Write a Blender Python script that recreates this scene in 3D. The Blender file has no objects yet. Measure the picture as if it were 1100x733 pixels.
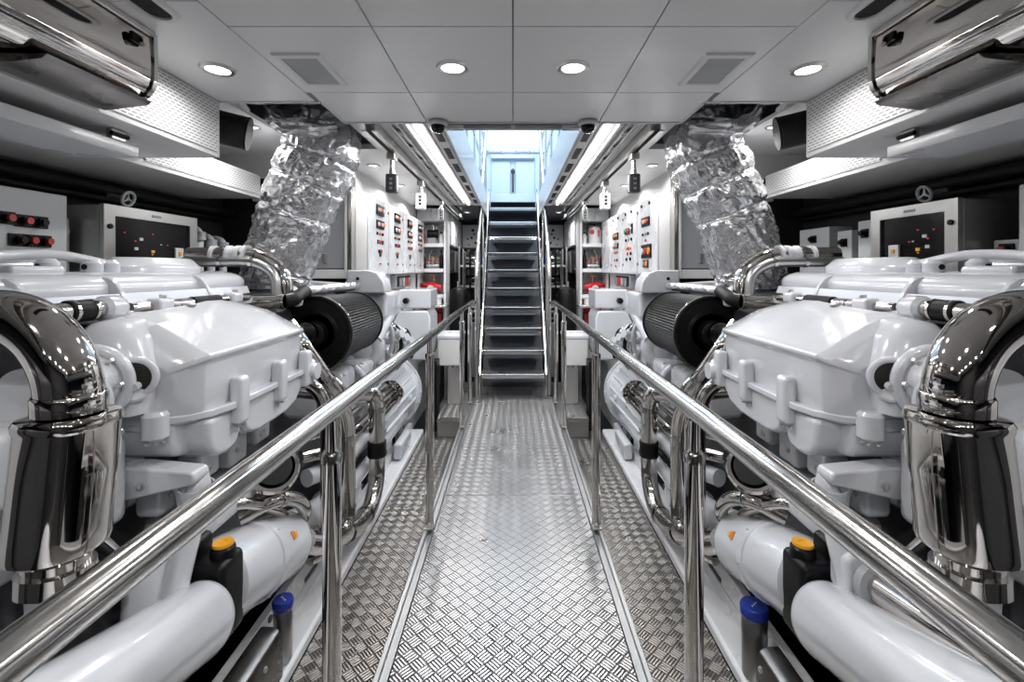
import bpy, bmesh, math, random
from mathutils import Vector, Matrix, noise

random.seed(7)
PI = math.pi
SC = bpy.context.scene
COL = SC.collection
SIDE = 1            # mirror sign: outward distance u becomes X = SIDE * u
WORLD = {}          # world location of each object by name

# ------------------------------------------------------------------ materials
def mat(name, col=(.8, .8, .8), rough=.5, metal=0., coat=0., emit=None, estr=0., spec=None, bump=None, var=None):
    m = bpy.data.materials.new(name); m.use_nodes = True
    nt = m.node_tree; b = nt.nodes['Principled BSDF']
    b.inputs['Base Color'].default_value = (*col, 1)
    b.inputs['Roughness'].default_value = rough
    b.inputs['Metallic'].default_value = metal
    b.inputs['Coat Weight'].default_value = coat
    b.inputs['Coat Roughness'].default_value = .06
    if spec is not None: b.inputs['Specular IOR Level'].default_value = spec
    if emit:
        b.inputs['Emission Color'].default_value = (*emit, 1)
        b.inputs['Emission Strength'].default_value = estr
    tc = nt.nodes.new('ShaderNodeTexCoord')
    if var:      # (scale, amount): faint wear that varies colour and gloss
        n = nt.nodes.new('ShaderNodeTexNoise'); n.inputs['Scale'].default_value = var[0]
        n.inputs['Detail'].default_value = 5
        nt.links.new(tc.outputs['Object'], n.inputs['Vector'])
        r = nt.nodes.new('ShaderNodeMapRange')
        r.inputs['To Min'].default_value = max(rough - var[1], .02); r.inputs['To Max'].default_value = rough + var[1]
        r.inputs['From Min'].default_value = .3; r.inputs['From Max'].default_value = .7
        nt.links.new(n.outputs['Fac'], r.inputs['Value'])
        nt.links.new(r.outputs['Result'], b.inputs['Roughness'])
    if bump:     # (scale, strength, distance)
        n = nt.nodes.new('ShaderNodeTexNoise'); n.inputs['Scale'].default_value = bump[0]
        n.inputs['Detail'].default_value = 6
        nt.links.new(tc.outputs['Object'], n.inputs['Vector'])
        bp = nt.nodes.new('ShaderNodeBump'); bp.inputs['Strength'].default_value = bump[1]
        bp.inputs['Distance'].default_value = bump[2]
        nt.links.new(n.outputs['Fac'], bp.inputs['Height'])
        nt.links.new(bp.outputs['Normal'], b.inputs['Normal'])
    return m

M = {}
M['white'] = mat('white_gloss_paint', (.60, .618, .655), .2, coat=.8, bump=(9, .06, .01), var=(6, .06))
M['white2'] = mat('white_satin_paint', (.62, .63, .65), .3, coat=.2, var=(5, .08))
M['cast'] = mat('white_painted_casting', (.54, .555, .585), .28, coat=.5, bump=(60, .12, .004), var=(7, .08))
M['ceil'] = mat('ceiling_panel_grey_white', (.76, .76, .765), .34, coat=.25, bump=(3, .05, .02), var=(4, .05))
M['panel'] = mat('white_wall_panel', (.68, .68, .68), .35, coat=.2, var=(5, .06))
M['grey'] = mat('light_grey_enclosure', (.52, .54, .555), .4, var=(20, .05))
M['grey2'] = mat('mid_grey_paint', (.30, .31, .33), .4, var=(8, .05))
M['kerb'] = mat('dull_kerb_aluminium', (.30, .30, .30), .38, 1., var=(4, .06))
M['chrome'] = mat('polished_stainless', (.66, .625, .595), .05, 1., var=(5, .025))
M['rail'] = mat('satin_stainless_tube', (.56, .545, .525), .13, 1., var=(14, .05))
M['steel'] = mat('brushed_stainless', (.66, .65, .63), .3, 1., var=(2.5, .03))
M['alu'] = mat('dull_aluminium', (.42, .42, .42), .33, 1., var=(3, .05))
M['black'] = mat('black_plastic', (.004, .004, .0045), .35, spec=.22, var=(10, .08))
M['darksteel'] = mat('dark_weathered_steel', (.20, .19, .18), .3, 1., bump=(90, .1, .003), var=(9, .1))
M['core'] = mat('shade_dark_engine_paint', (.06, .062, .068), .4, coat=.2, bump=(20, .2, .006), var=(7, .08))  # white engine's block coloured dark to hold the shade in its gaps
M['rubber'] = mat('black_rubber', (.005, .005, .005), .5, spec=.22, bump=(40, .2, .002))
M['dark'] = mat('matt_black', (.010, .010, .011), .8, bump=(30, .3, .01))  # matt black for the outer walls, backing slabs and recess inserts
M['bilge'] = mat('dark_bilge_paint', (.012, .012, .013), .5, bump=(8, .2, .01))
M['glass'] = mat('dark_screen_glass', (.003, .003, .004), .22, spec=.3)
M['red'] = mat('red_paint', (.55, .012, .015), .3, coat=.4)
M['redk'] = mat('red_knob', (.45, .03, .02), .35)
M['green'] = mat('green_button', (.03, .22, .08), .35)
M['orange'] = mat('orange_button', (.65, .2, .03), .35)
M['yellow'] = mat('yellow_cap', (.80, .36, .01), .35, coat=.3)
M['blue'] = mat('blue_cap', (.012, .035, .28), .25, coat=.5)
M['navy'] = mat('dark_blue_grey_paint', (.028, .033, .042), .35, coat=.3)
M['bluewhite'] = mat('pale_blue_white_paint', (.62, .74, .84), .3, coat=.3, var=(3, .05))
M['lens'] = mat('lit_lamp_lens', (1, 1, 1), .4, emit=(1, .98, .97), estr=14)
M['tube'] = mat('lit_tube', (1, 1, 1), .4, emit=(1, .99, .98), estr=7)
M['charcoal'] = mat('charcoal_enclosure', (.035, .036, .04), .4)
M['led_r'] = mat('red_indicator', (.3, .02, .02), .4, emit=(1, .1, .06), estr=.35)
M['led_y'] = mat('amber_indicator', (.4, .2, .02), .4, emit=(1, .55, .08), estr=.3)
M['led_w'] = mat('pale_readout', (.3, .3, .3), .4, emit=(.75, .9, 1), estr=.22)

def plate_material(name='five_bar_tread_plate', lo=(.105, .10, .097, 1), hi=(.53, .525, .52, 1)):
    """five-bar tread plate: a 45 degree checker of raised bars"""
    m = bpy.data.materials.new(name); m.use_nodes = True
    nt = m.node_tree; b = nt.nodes['Principled BSDF']; N = nt.nodes; Lk = nt.links
    def math_(op, a, c=None, d=None):
        n = N.new('ShaderNodeMath'); n.operation = op
        for i, v in enumerate((a, c, d)):
            if v is None: continue
            if isinstance(v, (int, float)): n.inputs[i].default_value = v
            else: Lk.new(v, n.inputs[i])
        return n.outputs[0]
    geo = N.new('ShaderNodeNewGeometry')
    mp = N.new('ShaderNodeMapping'); mp.inputs['Rotation'].default_value = (0, 0, PI/4)
    c = 1/.046
    mp.inputs['Scale'].default_value = (c, c, c)
    Lk.new(geo.outputs['Position'], mp.inputs['Vector'])
    sx = N.new('ShaderNodeSeparateXYZ'); Lk.new(mp.outputs['Vector'], sx.inputs[0])
    X, Y = sx.outputs[0], sx.outputs[1]
    fx = math_('FRACT', X); fy = math_('FRACT', Y)
    par = math_('MODULO', math_('ABSOLUTE', math_('ADD', math_('FLOOR', X), math_('FLOOR', Y))), 2)
    # choose across / along by parity
    mixa = N.new('ShaderNodeMix'); mixa.data_type = 'FLOAT'
    Lk.new(par, mixa.inputs['Factor']); Lk.new(fx, mixa.inputs['A']); Lk.new(fy, mixa.inputs['B'])
    mixb = N.new('ShaderNodeMix'); mixb.data_type = 'FLOAT'
    Lk.new(par, mixb.inputs['Factor']); Lk.new(fy, mixb.inputs['A']); Lk.new(fx, mixb.inputs['B'])
    a = mixa.outputs['Result']; l = mixb.outputs['Result']
    wave = math_('ABSOLUTE', math_('SINE', math_('MULTIPLY', a, PI*4)))
    wave = math_('SMOOTH_MIN', math_('MULTIPLY', wave, 1.25), 1.0, .2)
    ends = math_('SMOOTH_MIN', math_('MULTIPLY', math_('SUBTRACT', .5, math_('ABSOLUTE', math_('SUBTRACT', l, .5))), 9), 1.0, .3)
    h = math_('MULTIPLY', wave, ends)
    bp = N.new('ShaderNodeBump'); bp.inputs['Strength'].default_value = .9; bp.inputs['Distance'].default_value = .003
    Lk.new(h, bp.inputs['Height'])
    no = N.new('ShaderNodeTexNoise'); no.inputs['Scale'].default_value = 5; no.inputs['Detail'].default_value = 8
    Lk.new(geo.outputs['Position'], no.inputs['Vector'])
    bp2 = N.new('ShaderNodeBump'); bp2.inputs['Strength'].default_value = .15; bp2.inputs['Distance'].default_value = .02
    Lk.new(no.outputs['Fac'], bp2.inputs['Height'])
    Lk.new(bp.outputs['Normal'], b.inputs['Normal'])
    ro = N.new('ShaderNodeMapRange'); ro.inputs['To Min'].default_value = .2; ro.inputs['To Max'].default_value = .42
    Lk.new(no.outputs['Fac'], ro.inputs['Value']); Lk.new(ro.outputs['Result'], b.inputs['Roughness'])
    # colour is darker between the bars
    cm = N.new('ShaderNodeMix'); cm.data_type = 'RGBA'
    cm.inputs['A'].default_value = lo; cm.inputs['B'].default_value = hi
    Lk.new(h, cm.inputs['Factor']); Lk.new(cm.outputs['Result'], b.inputs['Base Color'])
    b.inputs['Metallic'].default_value = 1
    return m
M['plate'] = plate_material()
M['plate_brown'] = plate_material('brownish_tread_plate', (.085, .078, .07, 1), (.40, .38, .36, 1))  # darker, browner copy of the tread plate for the side floors

def perforated_material():
    """white sheet with staggered rows of short slots, on the world Y/Z plane"""
    m = bpy.data.materials.new('perforated_white_sheet'); m.use_nodes = True
    nt = m.node_tree; b = nt.nodes['Principled BSDF']; N = nt.nodes; Lk = nt.links
    geo = N.new('ShaderNodeNewGeometry')
    sx = N.new('ShaderNodeSeparateXYZ'); Lk.new(geo.outputs['Position'], sx.inputs[0])
    cx = N.new('ShaderNodeCombineXYZ'); Lk.new(sx.outputs[1], cx.inputs[0]); Lk.new(sx.outputs[2], cx.inputs[1])
    br = N.new('ShaderNodeTexBrick')
    br.inputs['Scale'].default_value = 1
    br.inputs['Brick Width'].default_value = .030; br.inputs['Row Height'].default_value = .0125
    br.inputs['Mortar Size'].default_value = .0048; br.inputs['Mortar Smooth'].default_value = .1
    br.inputs['Color1'].default_value = (.09, .09, .09, 1); br.inputs['Color2'].default_value = (.09, .09, .09, 1)
    br.inputs['Mortar'].default_value = (.74, .74, .74, 1)
    Lk.new(cx.outputs[0], br.inputs['Vector'])
    Lk.new(br.outputs['Color'], b.inputs['Base Color'])
    b.inputs['Roughness'].default_value = .4
    return m
M['perf'] = perforated_material()

def foil_material():
    m = bpy.data.materials.new('crinkled_silver_foil'); m.use_nodes = True
    nt = m.node_tree; b = nt.nodes['Principled BSDF']; N = nt.nodes; Lk = nt.links
    b.inputs['Base Color'].default_value = (.70, .705, .725, 1); b.inputs['Metallic'].default_value = .92
    b.inputs['Roughness'].default_value = .27
    tc = N.new('ShaderNodeTexCoord')
    mp = N.new('ShaderNodeMapping'); mp.inputs['Scale'].default_value = (1, 1, 1.5)
    Lk.new(tc.outputs['Object'], mp.inputs['Vector'])
    n1 = N.new('ShaderNodeTexNoise'); n1.inputs['Scale'].default_value = 10; n1.inputs['Detail'].default_value = 3
    n1.inputs['Distortion'].default_value = 1.8
    vo = N.new('ShaderNodeTexVoronoi'); vo.inputs['Scale'].default_value = 11
    Lk.new(mp.outputs[0], n1.inputs['Vector']); Lk.new(mp.outputs[0], vo.inputs['Vector'])
    ad = N.new('ShaderNodeMath'); ad.operation = 'ADD'
    Lk.new(n1.outputs['Fac'], ad.inputs[0]); Lk.new(vo.outputs['Distance'], ad.inputs[1])
    bp = N.new('ShaderNodeBump'); bp.inputs['Strength'].default_value = .42; bp.inputs['Distance'].default_value = .02
    Lk.new(ad.outputs[0], bp.inputs['Height']); Lk.new(bp.outputs['Normal'], b.inputs['Normal'])
    return m
M['foil'] = foil_material()

def pleat_material():
    """black pleated paper behind fine mesh: ridges along the filter's length"""
    m = mat('black_mesh_cover', (.008, .008, .009), .42, spec=.3)
    nt = m.node_tree; b = nt.nodes['Principled BSDF']; N = nt.nodes; Lk = nt.links
    tc = N.new('ShaderNodeTexCoord')
    v = N.new('ShaderNodeTexVoronoi'); v.inputs['Scale'].default_value = 90
    Lk.new(tc.outputs['Object'], v.inputs['Vector'])
    bp = N.new('ShaderNodeBump'); bp.inputs['Strength'].default_value = .6; bp.inputs['Distance'].default_value = .004
    Lk.new(v.outputs['Distance'], bp.inputs['Height']); Lk.new(bp.outputs['Normal'], b.inputs['Normal'])
    return m
M['mesh'] = pleat_material()

# ------------------------------------------------------------------ mesh builder
def frame_for(d):
    d = Vector(d).normalized()
    a = Vector((0, 0, 1)) if abs(d.z) < .9 else Vector((0, 1, 0))
    x = d.cross(a).normalized(); y = d.cross(x).normalized()
    return x, y, d

def catmull(pts, n=8):
    P = [Vector(p) for p in pts]
    if len(P) < 3: return P
    P = [P[0]*2 - P[1]] + P + [P[-1]*2 - P[-2]]
    out = []
    for i in range(1, len(P)-2):
        for k in range(n):
            t = k/n; a, b, c, d = P[i-1:i+3]
            out.append(.5*((2*b) + (c-a)*t + (2*a-5*b+4*c-d)*t*t + (3*b-a-3*c+d)*t**3))
    out.append(P[-2]); return out

def fillet(pts, r, n=8):
    """polyline with rounded corners (pipe bends)"""
    P = [Vector(p) for p in pts]; out = [P[0]]
    for i in range(1, len(P)-1):
        a, b, c = P[i-1], P[i], P[i+1]
        d1 = (a-b); d2 = (c-b)
        q = min(r, d1.length*.48, d2.length*.48)
        s = b + d1.normalized()*q; e = b + d2.normalized()*q
        for k in range(n+1):
            t = k/n; out.append((1-t)**2*s + 2*t*(1-t)*b + t*t*e)
    out.append(P[-1]); return out

class G:
    def __init__(s): s.bm = bmesh.new()
    def faces(s, vs, fs):
        v = [s.bm.verts.new(p) for p in vs]
        for f in fs:
            try: s.bm.faces.new([v[i] for i in f])
            except ValueError: pass
        return s
    def box(s, u0, u1, y0, y1, z0, z1):
        return s.faces([(u0,y0,z0),(u1,y0,z0),(u1,y1,z0),(u0,y1,z0),(u0,y0,z1),(u1,y0,z1),(u1,y1,z1),(u0,y1,z1)],
                       [(0,3,2,1),(4,5,6,7),(0,1,5,4),(1,2,6,5),(2,3,7,6),(3,0,4,7)])
    def rings(s, R, closed_ring=True, caps=True, loop=False):
        V = [[s.bm.verts.new(p) for p in r] for r in R]
        n = len(R[0]); m = len(R)
        for i in range(m if loop else m-1):
            a, b = V[i], V[(i+1) % m]
            for k in range(n if closed_ring else n-1):
                try: s.bm.faces.new((a[k], a[(k+1) % n], b[(k+1) % n], b[k]))
                except ValueError: pass
        if caps and not loop:
            for r in (V[0], V[-1]):
                try: s.bm.faces.new(r)
                except ValueError: pass
        return s
    def tube(s, pts, r, seg=16, caps=True):
        P = [Vector(p) for p in pts]
        rad = r if hasattr(r, '__len__') else [r]*len(P)
        T = []
        for i in range(len(P)):
            a = P[max(i-1, 0)]; b = P[min(i+1, len(P)-1)]; T.append((b-a).normalized())
        x, y, _ = frame_for(T[0]); R = []
        for i, p in enumerate(P):
            if i:
                q = T[i-1].rotation_difference(T[i]); x = q @ x; y = q @ y
            R.append([p + (x*math.cos(2*PI*k/seg) + y*math.sin(2*PI*k/seg))*rad[i] for k in range(seg)])
        return s.rings(R, caps=caps)
    def cyl(s, a, b, r, r2=None, seg=28): return s.tube([a, b], [r, r if r2 is None else r2], seg)
    def lathe(s, prof, o, d=(0,1,0), seg=40, caps=True):
        """prof: (radius, distance along d)"""
        x, y, z = frame_for(d); o = Vector(o)
        R = [[o + z*t + (x*math.cos(2*PI*k/seg) + y*math.sin(2*PI*k/seg))*r for k in range(seg)] for r, t in prof]
        return s.rings(R, caps=caps)
    def prism(s, poly, a, b, axis='y'):
        f = {'y': lambda p, t: (p[0], t, p[1]), 'u': lambda p, t: (t, p[0], p[1]), 'z': lambda p, t: (p[0], p[1], t)}[axis]
        return s.rings([[f(p, a) for p in poly], [f(p, b) for p in poly]])
    def torus(s, c, nrm, R, r, seg=40, tseg=12, arc=(0, 2*PI)):
        x, y, z = frame_for(nrm); c = Vector(c); full = arc[1]-arc[0] > 6.28
        n = seg if full else seg+1; L = []
        for i in range(n):
            a = arc[0] + (arc[1]-arc[0])*i/seg
            d = x*math.cos(a) + y*math.sin(a)
            L.append([c + d*(R + r*math.cos(2*PI*k/tseg)) + z*r*math.sin(2*PI*k/tseg) for k in range(tseg)])
        return s.rings(L, loop=full)
    def ball(s, c, r, seg=20):
        r = r if hasattr(r, '__len__') else (r, r, r); c = Vector(c); n = seg//2; R = []
        for i in range(n+1):
            t = -PI/2 + PI*i/n; q = max(math.cos(t), .001)
            R.append([c + Vector((r[0]*q*math.cos(2*PI*k/seg), r[1]*q*math.sin(2*PI*k/seg), r[2]*math.sin(t))) for k in range(seg)])
        return s.rings(R)
    def hexbolt(s, c, nrm, r=.009, h=.008): return s.lathe([(r, 0), (r, h*.8), (r*.8, h)], c, nrm, seg=6)
    def obj(s, name, m, parent=None, bevel=0., ang=38, seg=2):
        bm = s.bm
        for v in bm.verts: v.co.x *= SIDE
        bmesh.ops.recalc_face_normals(bm, faces=bm.faces)
        co = [v.co for v in bm.verts]
        lo = Vector([min(c[i] for c in co) for i in range(3)]); hi = Vector([max(c[i] for c in co) for i in range(3)])
        c = (lo+hi)/2
        bmesh.ops.translate(bm, verts=bm.verts, vec=-c)
        me = bpy.data.meshes.new(name); bm.to_mesh(me); bm.free()
        for p in me.polygons: p.use_smooth = True
        me.set_sharp_from_angle(angle=math.radians(ang))
        me.materials.append(M[m] if isinstance(m, str) else m)
        o = bpy.data.objects.new(name, me); COL.objects.link(o)
        WORLD[o.name] = c
        if parent is not None:
            o.parent = parent; o.location = c - WORLD[parent.name]
        else: o.location = c
        if bevel:
            bv = o.modifiers.new('bevel', 'BEVEL'); bv.width = bevel; bv.segments = seg
            bv.limit_method = 'ANGLE'; bv.angle_limit = math.radians(35); bv.harden_normals = True
        return o

def thing(name, label, cat, loc, group=None):
    o = bpy.data.objects.new(name, None); COL.objects.link(o)
    o.empty_display_size = .1
    o.location = (SIDE*loc[0], loc[1], loc[2]); WORLD[o.name] = Vector(o.location)
    o['label'] = label; o['category'] = cat
    if group: o['group'] = group
    return o
def tag(o, label, cat, group=None):
    o['label'] = label; o['category'] = cat
    if group: o['group'] = group
    return o
def struct(o):
    o['kind'] = 'structure'; return o
def W(): return 'left' if SIDE < 0 else 'right'

H = 1.35            # eye height over the walkway plates
F = 500.            # focal length in pixels of an 1100 x 733 frame
def at(px, py, y):  # left-hand frame point at depth y -> (u, y, z)
    return ((551-px)*y/F, y, H-(py-290)*y/F)
def atu(px, py, u): return at(px, py, u*F/(551-px))
EXPO = -0.38
# ================================================================== THE ROOM
def rects_obj(name, rects, z0, z1, m, bevel=.0015):
    g = G()
    for u0, u1, y0, y1 in rects: g.box(u0+.0018, u1-.0018, y0+.0018, y1-.0018, z0, z1)
    return struct(g.obj(name, m, bevel=bevel))
SIDE = 1
rects_obj('floor', [(-.41, .41, -2.2, .2), (-.41, .41, .2, 2.79), (-.41, .41, 2.79, 5.35), (-.41, .41, 5.35, 7.7)], -.012, 0, 'plate', .001)
struct(G().box(-2.2, 2.2, -2.25, 7.75, -.62, -.55).obj('floor', 'bilge'))
struct(G().box(-.405, .405, -2.2, 7.7, -.2, -.014).obj('floor', 'bilge'))
for SIDE in (-1, 1):
    w = W()
    rects_obj('floor', [(.457, .83, -2.2, .6), (.457, .83, .6, 3.0), (.457, .83, 3.0, 7.7)], -.192, -.18, 'plate_brown', .001)
    struct(G().box(.457, .83, -2.2, 7.7, -.56, -.194).obj('floor', 'bilge'))
    # aluminium kerb angle along the walkway
    struct(G().prism([(.411, -.18), (.411, .004), (.438, .004), (.438, .018), (.456, .018), (.456, -.18)], -2.2, 4.9).obj('trim_1', 'kerb', bevel=.003))
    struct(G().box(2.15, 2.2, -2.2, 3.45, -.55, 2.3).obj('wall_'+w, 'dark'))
    struct(G().box(1.2, 1.24, 3.45, 4.9, .62, 2.12).obj('wall_'+w, 'panel'))
    struct(G().box(1.2, 1.24, 4.9, 7.7, -.55, 2.12).obj('wall_'+w, 'panel'))
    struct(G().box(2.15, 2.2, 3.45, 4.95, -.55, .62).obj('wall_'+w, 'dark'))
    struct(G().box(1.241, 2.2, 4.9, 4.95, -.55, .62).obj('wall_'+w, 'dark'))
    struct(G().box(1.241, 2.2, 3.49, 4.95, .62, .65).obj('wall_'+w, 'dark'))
    struct(G().box(1.19, 1.1995, 3.46, 5.7, 1.935, 2.115).obj('wall_'+w, 'perf'))
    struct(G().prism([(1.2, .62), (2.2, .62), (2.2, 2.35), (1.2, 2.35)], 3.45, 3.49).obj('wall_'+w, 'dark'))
    # ceilings
    struct(G().box(.84, 2.2, 1.95, 3.5, 2.36, 2.4).obj('ceiling', 'ceil'))
    struct(G().box(1.25, 2.149, 3.12, 3.14, 1.966, 2.36).obj('wall_'+w, 'panel'))
    struct(G().box(.84, .859, 1.95, 2.97, 2.13, 2.36).obj('ceiling', 'ceil'))
    rects_obj('ceiling', [(.66, .86, 2.37, 2.95), (.66, 1.245, 2.95, 3.75), (.66, 1.245, 3.75, 4.6), (.66, 1.245, 4.6, 5.5), (.375, .66, 2.37, 5.5)], 2.115, 2.15, 'panel')
    struct(G().box(.376, 1.245, 5.5, 7.7, 2.13, 2.16).obj('ceiling', 'navy'))
    struct(G().box(1.312, 2.149, 2.085, 3.12, 2.12, 2.14).obj('ceiling', 'ceil'))
    # deckhouse over the stairs
    struct(G().box(.36, .374, 2.42, 7.2, 2.1, 2.40).obj('trim_2', 'panel', bevel=.004))
    struct(G().box(.376, 1.45, 2.42, 7.7, 2.36, 2.40).obj('floor', 'grey'))
    struct(G().box(1.4, 1.45, 2.4, 7.75, 2.40, 4.4).obj('wall_'+w, 'bluewhite'))
SIDE = 1
R = []
for x0, x1 in ((-.88, -.437), (-.437, 0), (0, .437), (.437, .88)):
    for y0, y1 in ((-2.2, -1.25), (-1.25, -.72), (-.72, -.18), (-.18, .36), (.36, .90), (.90, 1.435), (1.435, 1.97), (1.97, 2.36)):
        if abs(x0+x1) > .8 and y1 > 2.3:
            R.append((x0 if x0 > 0 else -.86, x1 if x0 < 0 else .86, y0, y1)); continue
        R.append((x0, x1, y0, y1))
for s in (-1, 1):
    for y0, y1 in ((-2.2, -.9), (-.9, -.1), (-.1, .62), (.62, 1.30), (1.30, 2.07)):
        a, b = (.88, 1.312); R.append((a, b, y0, y1) if s > 0 else (-b, -a, y0, y1))
        a, b = (1.312, 2.15); R.append((a, b, y0, y1) if s > 0 else (-b, -a, y0, y1))
rects_obj('ceiling', R, 2.10, 2.13, 'ceil', .002)
struct(G().box(-2.2, 2.2, -2.25, 2.0, 2.135, 2.17).obj('ceiling', 'dark'))
struct(G().box(-.88, .88, 2.0, 2.36, 2.135, 2.17).obj('ceiling', 'dark'))
# thin edge strip of the low ceiling where the higher one begins
struct(G().box(-.858, .858, 2.362, 2.374, 2.094, 2.15).obj('trim_3', 'panel', bevel=.002))
for s in (-1, 1):
    SIDE = s
    struct(G().box(.862, 1.312, 2.071, 2.083, 2.094, 2.36).obj('trim_3', 'panel', bevel=.002))
    struct(G().box(.850, .861, 2.085, 2.362, 2.094, 2.36).obj('trim_3', 'panel', bevel=.002))
SIDE = 1
struct(G().box(-2.2, 2.2, -2.25, -2.2, -.55, 2.15).obj('wall_behind', 'charcoal'))
struct(G().box(-1.25, 1.25, 7.7, 7.75, -.55, 2.35).obj('wall_back', 'navy'))
struct(G().box(-1.45, 1.45, 7.7, 7.75, 2.351, 4.4).obj('wall_back', 'bluewhite'))
struct(G().box(-1.45, 1.45, 2.35, 2.41, 2.401, 4.4).obj('wall_front', 'bluewhite'))
struct(G().box(-1.45, 1.45, 2.35, 7.75, 4.4, 4.44).obj('ceiling', 'bluewhite'))
struct(G().box(-.374, .374, 2.412, 2.42, 2.08, 2.40).obj('trim_4', 'panel'))
# pressed panels and ledge on the deckhouse end wall
g = G().box(-.36, .36, 7.60, 7.699, 3.17, 3.235); g.obj('trim_5', 'bluewhite', bevel=.015)['kind'] = 'structure'
for a, b in ((-.36, -.04), (.04, .36)):
    struct(G().box(a, b, 7.672, 7.699, 2.5, 3.14).obj('trim_5', 'bluewhite', bevel=.012))
struct(G().box(-.55, .55, 7.66, 7.699, 3.28, 3.9).obj('door_1', 'bluewhite', bevel=.02))
t = thing('wall_lever', 'long dark vertical lever handle on the pale blue end wall above the stairs', 'handle', (0, 7.66, 2.56))
G().box(-.022, .022, 7.655, 7.671, 2.56, 2.96).obj('backplate', 'steel', t, bevel=.004)
G().tube(fillet([(0, 7.65, 2.93), (0, 7.60, 2.93), (0, 7.60, 2.66), (0, 7.65, 2.63)], .03), .013, 12).obj('lever', 'navy', t)
G().ball((0, 7.62, 2.96), (.035, .03, .05)).obj('hub', 'navy', t)
for px_, wd in ((-.30, 1), (.16, 0)):
    t = thing('grab_handle', 'short steel grab handle on the %s of the end wall ledge' % ('left' if wd else 'right'), 'handle', (px_, 7.58, 3.25))
    G().tube(fillet([(px_-.12, 7.655, 3.29), (px_-.12, 7.59, 3.29), (px_+.12, 7.59, 3.29), (px_+.12, 7.655, 3.29)], .03), .011, 12).obj('bar', 'chrome', t)
    for q in (-.12, .12): G().cyl((px_+q, 7.645, 3.29), (px_+q, 7.659, 3.29), .022).obj('flange', 'steel', t)
# rail round the hatch upstairs
for SIDE in (-1, 1):
    t = thing('guard_rail', 'pale tubular guard rail upstairs along the %s edge of the stairwell' % W(), 'railing', (.43, 5, 2.4))
    for y in (4.3, 5.2, 6.1, 7.0):
        G().cyl((.43, y, 2.401), (.43, y, 3.3), .018).obj('post', 'chrome', t)
    G().cyl((.43, 4.3, 3.3), (.43, 7.05, 3.3), .02).obj('top_rail', 'chrome', t)
    G().cyl((.43, 4.3, 2.86), (.43, 7.0, 2.86), .014).obj('mid_rail', 'chrome', t)
    t = thing('deck_locker', 'tall white locker upstairs beyond the %s guard rail' % W(), 'locker', (1.0, 6.4, 2.4))
    G().box(.8, 1.3, 6.0, 7.4, 2.402, 3.7).obj('body', 'bluewhite', t, bevel=.01)
    for y in (6.35, 6.97): G().box(.775, .798, y-.3, y+.3, 2.5, 3.6).obj('door', 'panel', t, bevel=.006)
    G().box(.755, .773, 6.6, 6.7, 3.0, 3.1).obj('latch', 'navy', t, bevel=.004)
SIDE = 1
t = thing('hatch_track', 'dark steel sliding hatch track across the head of the stairwell', 'track', (0, 2.39, 2.08))
G().box(-.25, .25, 2.376, 2.41, 2.072, 2.092).obj('rail', 'grey2', t, bevel=.003)
for s in (-1, 1):
    G().box(s*.30-.048, s*.30+.048, 2.376, 2.41, 2.070, 2.093).obj('end_bracket', 'steel', t, bevel=.003)
G().cyl((0, 2.37, 2.082), (0, 2.376, 2.082), .012).obj('stud', 'steel', t)

# ------------------------------------------------------------------ stairs
SIDE = 1
RISE, GO, Y0 = .225, .194, 5.0
t = thing('ladder_stair', 'steep metal ship stair with tread plates at the end of the walkway', 'stairs', (0, 5, 0))
for n in range(1, 12):
    y = Y0 + GO*(n-1); z = RISE*n
    o = G().box(-.343, .343, y+.012, y+.235, z-.012, z).obj('tread', 'plate', t)
    G().box(-.343, .343, y-.006, y+.012, z-.042, z+.002).obj('nosing', 'rail', o, bevel=.004)
for s in (-1, 1):
    pr = [(Y0-.055, .001), (Y0-.005, .001), (Y0+.02, .15), (Y0+GO*10.6, RISE*11.3), (Y0+GO*10.6-.12, RISE*11.3+.02), (Y0-.05, .235)]
    G().prism(pr, s*.346, s*.366, 'u').obj('stringer', 'rail', t, bevel=.003)
    G().tube(fillet([(s*.388, Y0-.03, .001), (s*.388, Y0-.03, 1.36), (s*.388, 6.75, 3.42), (s*.388, 7.15, 3.5)], .12, 10), .021, 16).obj('handrail', 'rail', t)
    for n in (3, 6.5, 9.7):
        y = Y0+GO*(n-1); z = RISE*n
        G().tube(fillet([(s*.36, y-.02, z+.04), (s*.386, y-.03, z+.06), (s*.388, y-.05, z+1.06)], .02), .011, 10).obj('baluster', 'rail', t)
g = G().prism([(Y0+.25, .03), (Y0+.262, .03), (Y0+GO*10+.262, RISE*10.9), (Y0+GO*10+.25, RISE*10.9)], -.343, .343, 'u'); g.obj('back_panel', 'navy', t)
G().box(-.343, .343, 7.0, 7.6, 2.44, 2.475).obj('landing', 'plate', t)
G().box(-.343, .343, 6.93, 6.999, 2.36, 2.476).obj('landing_edge', 'bluewhite', t, bevel=.004)

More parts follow.
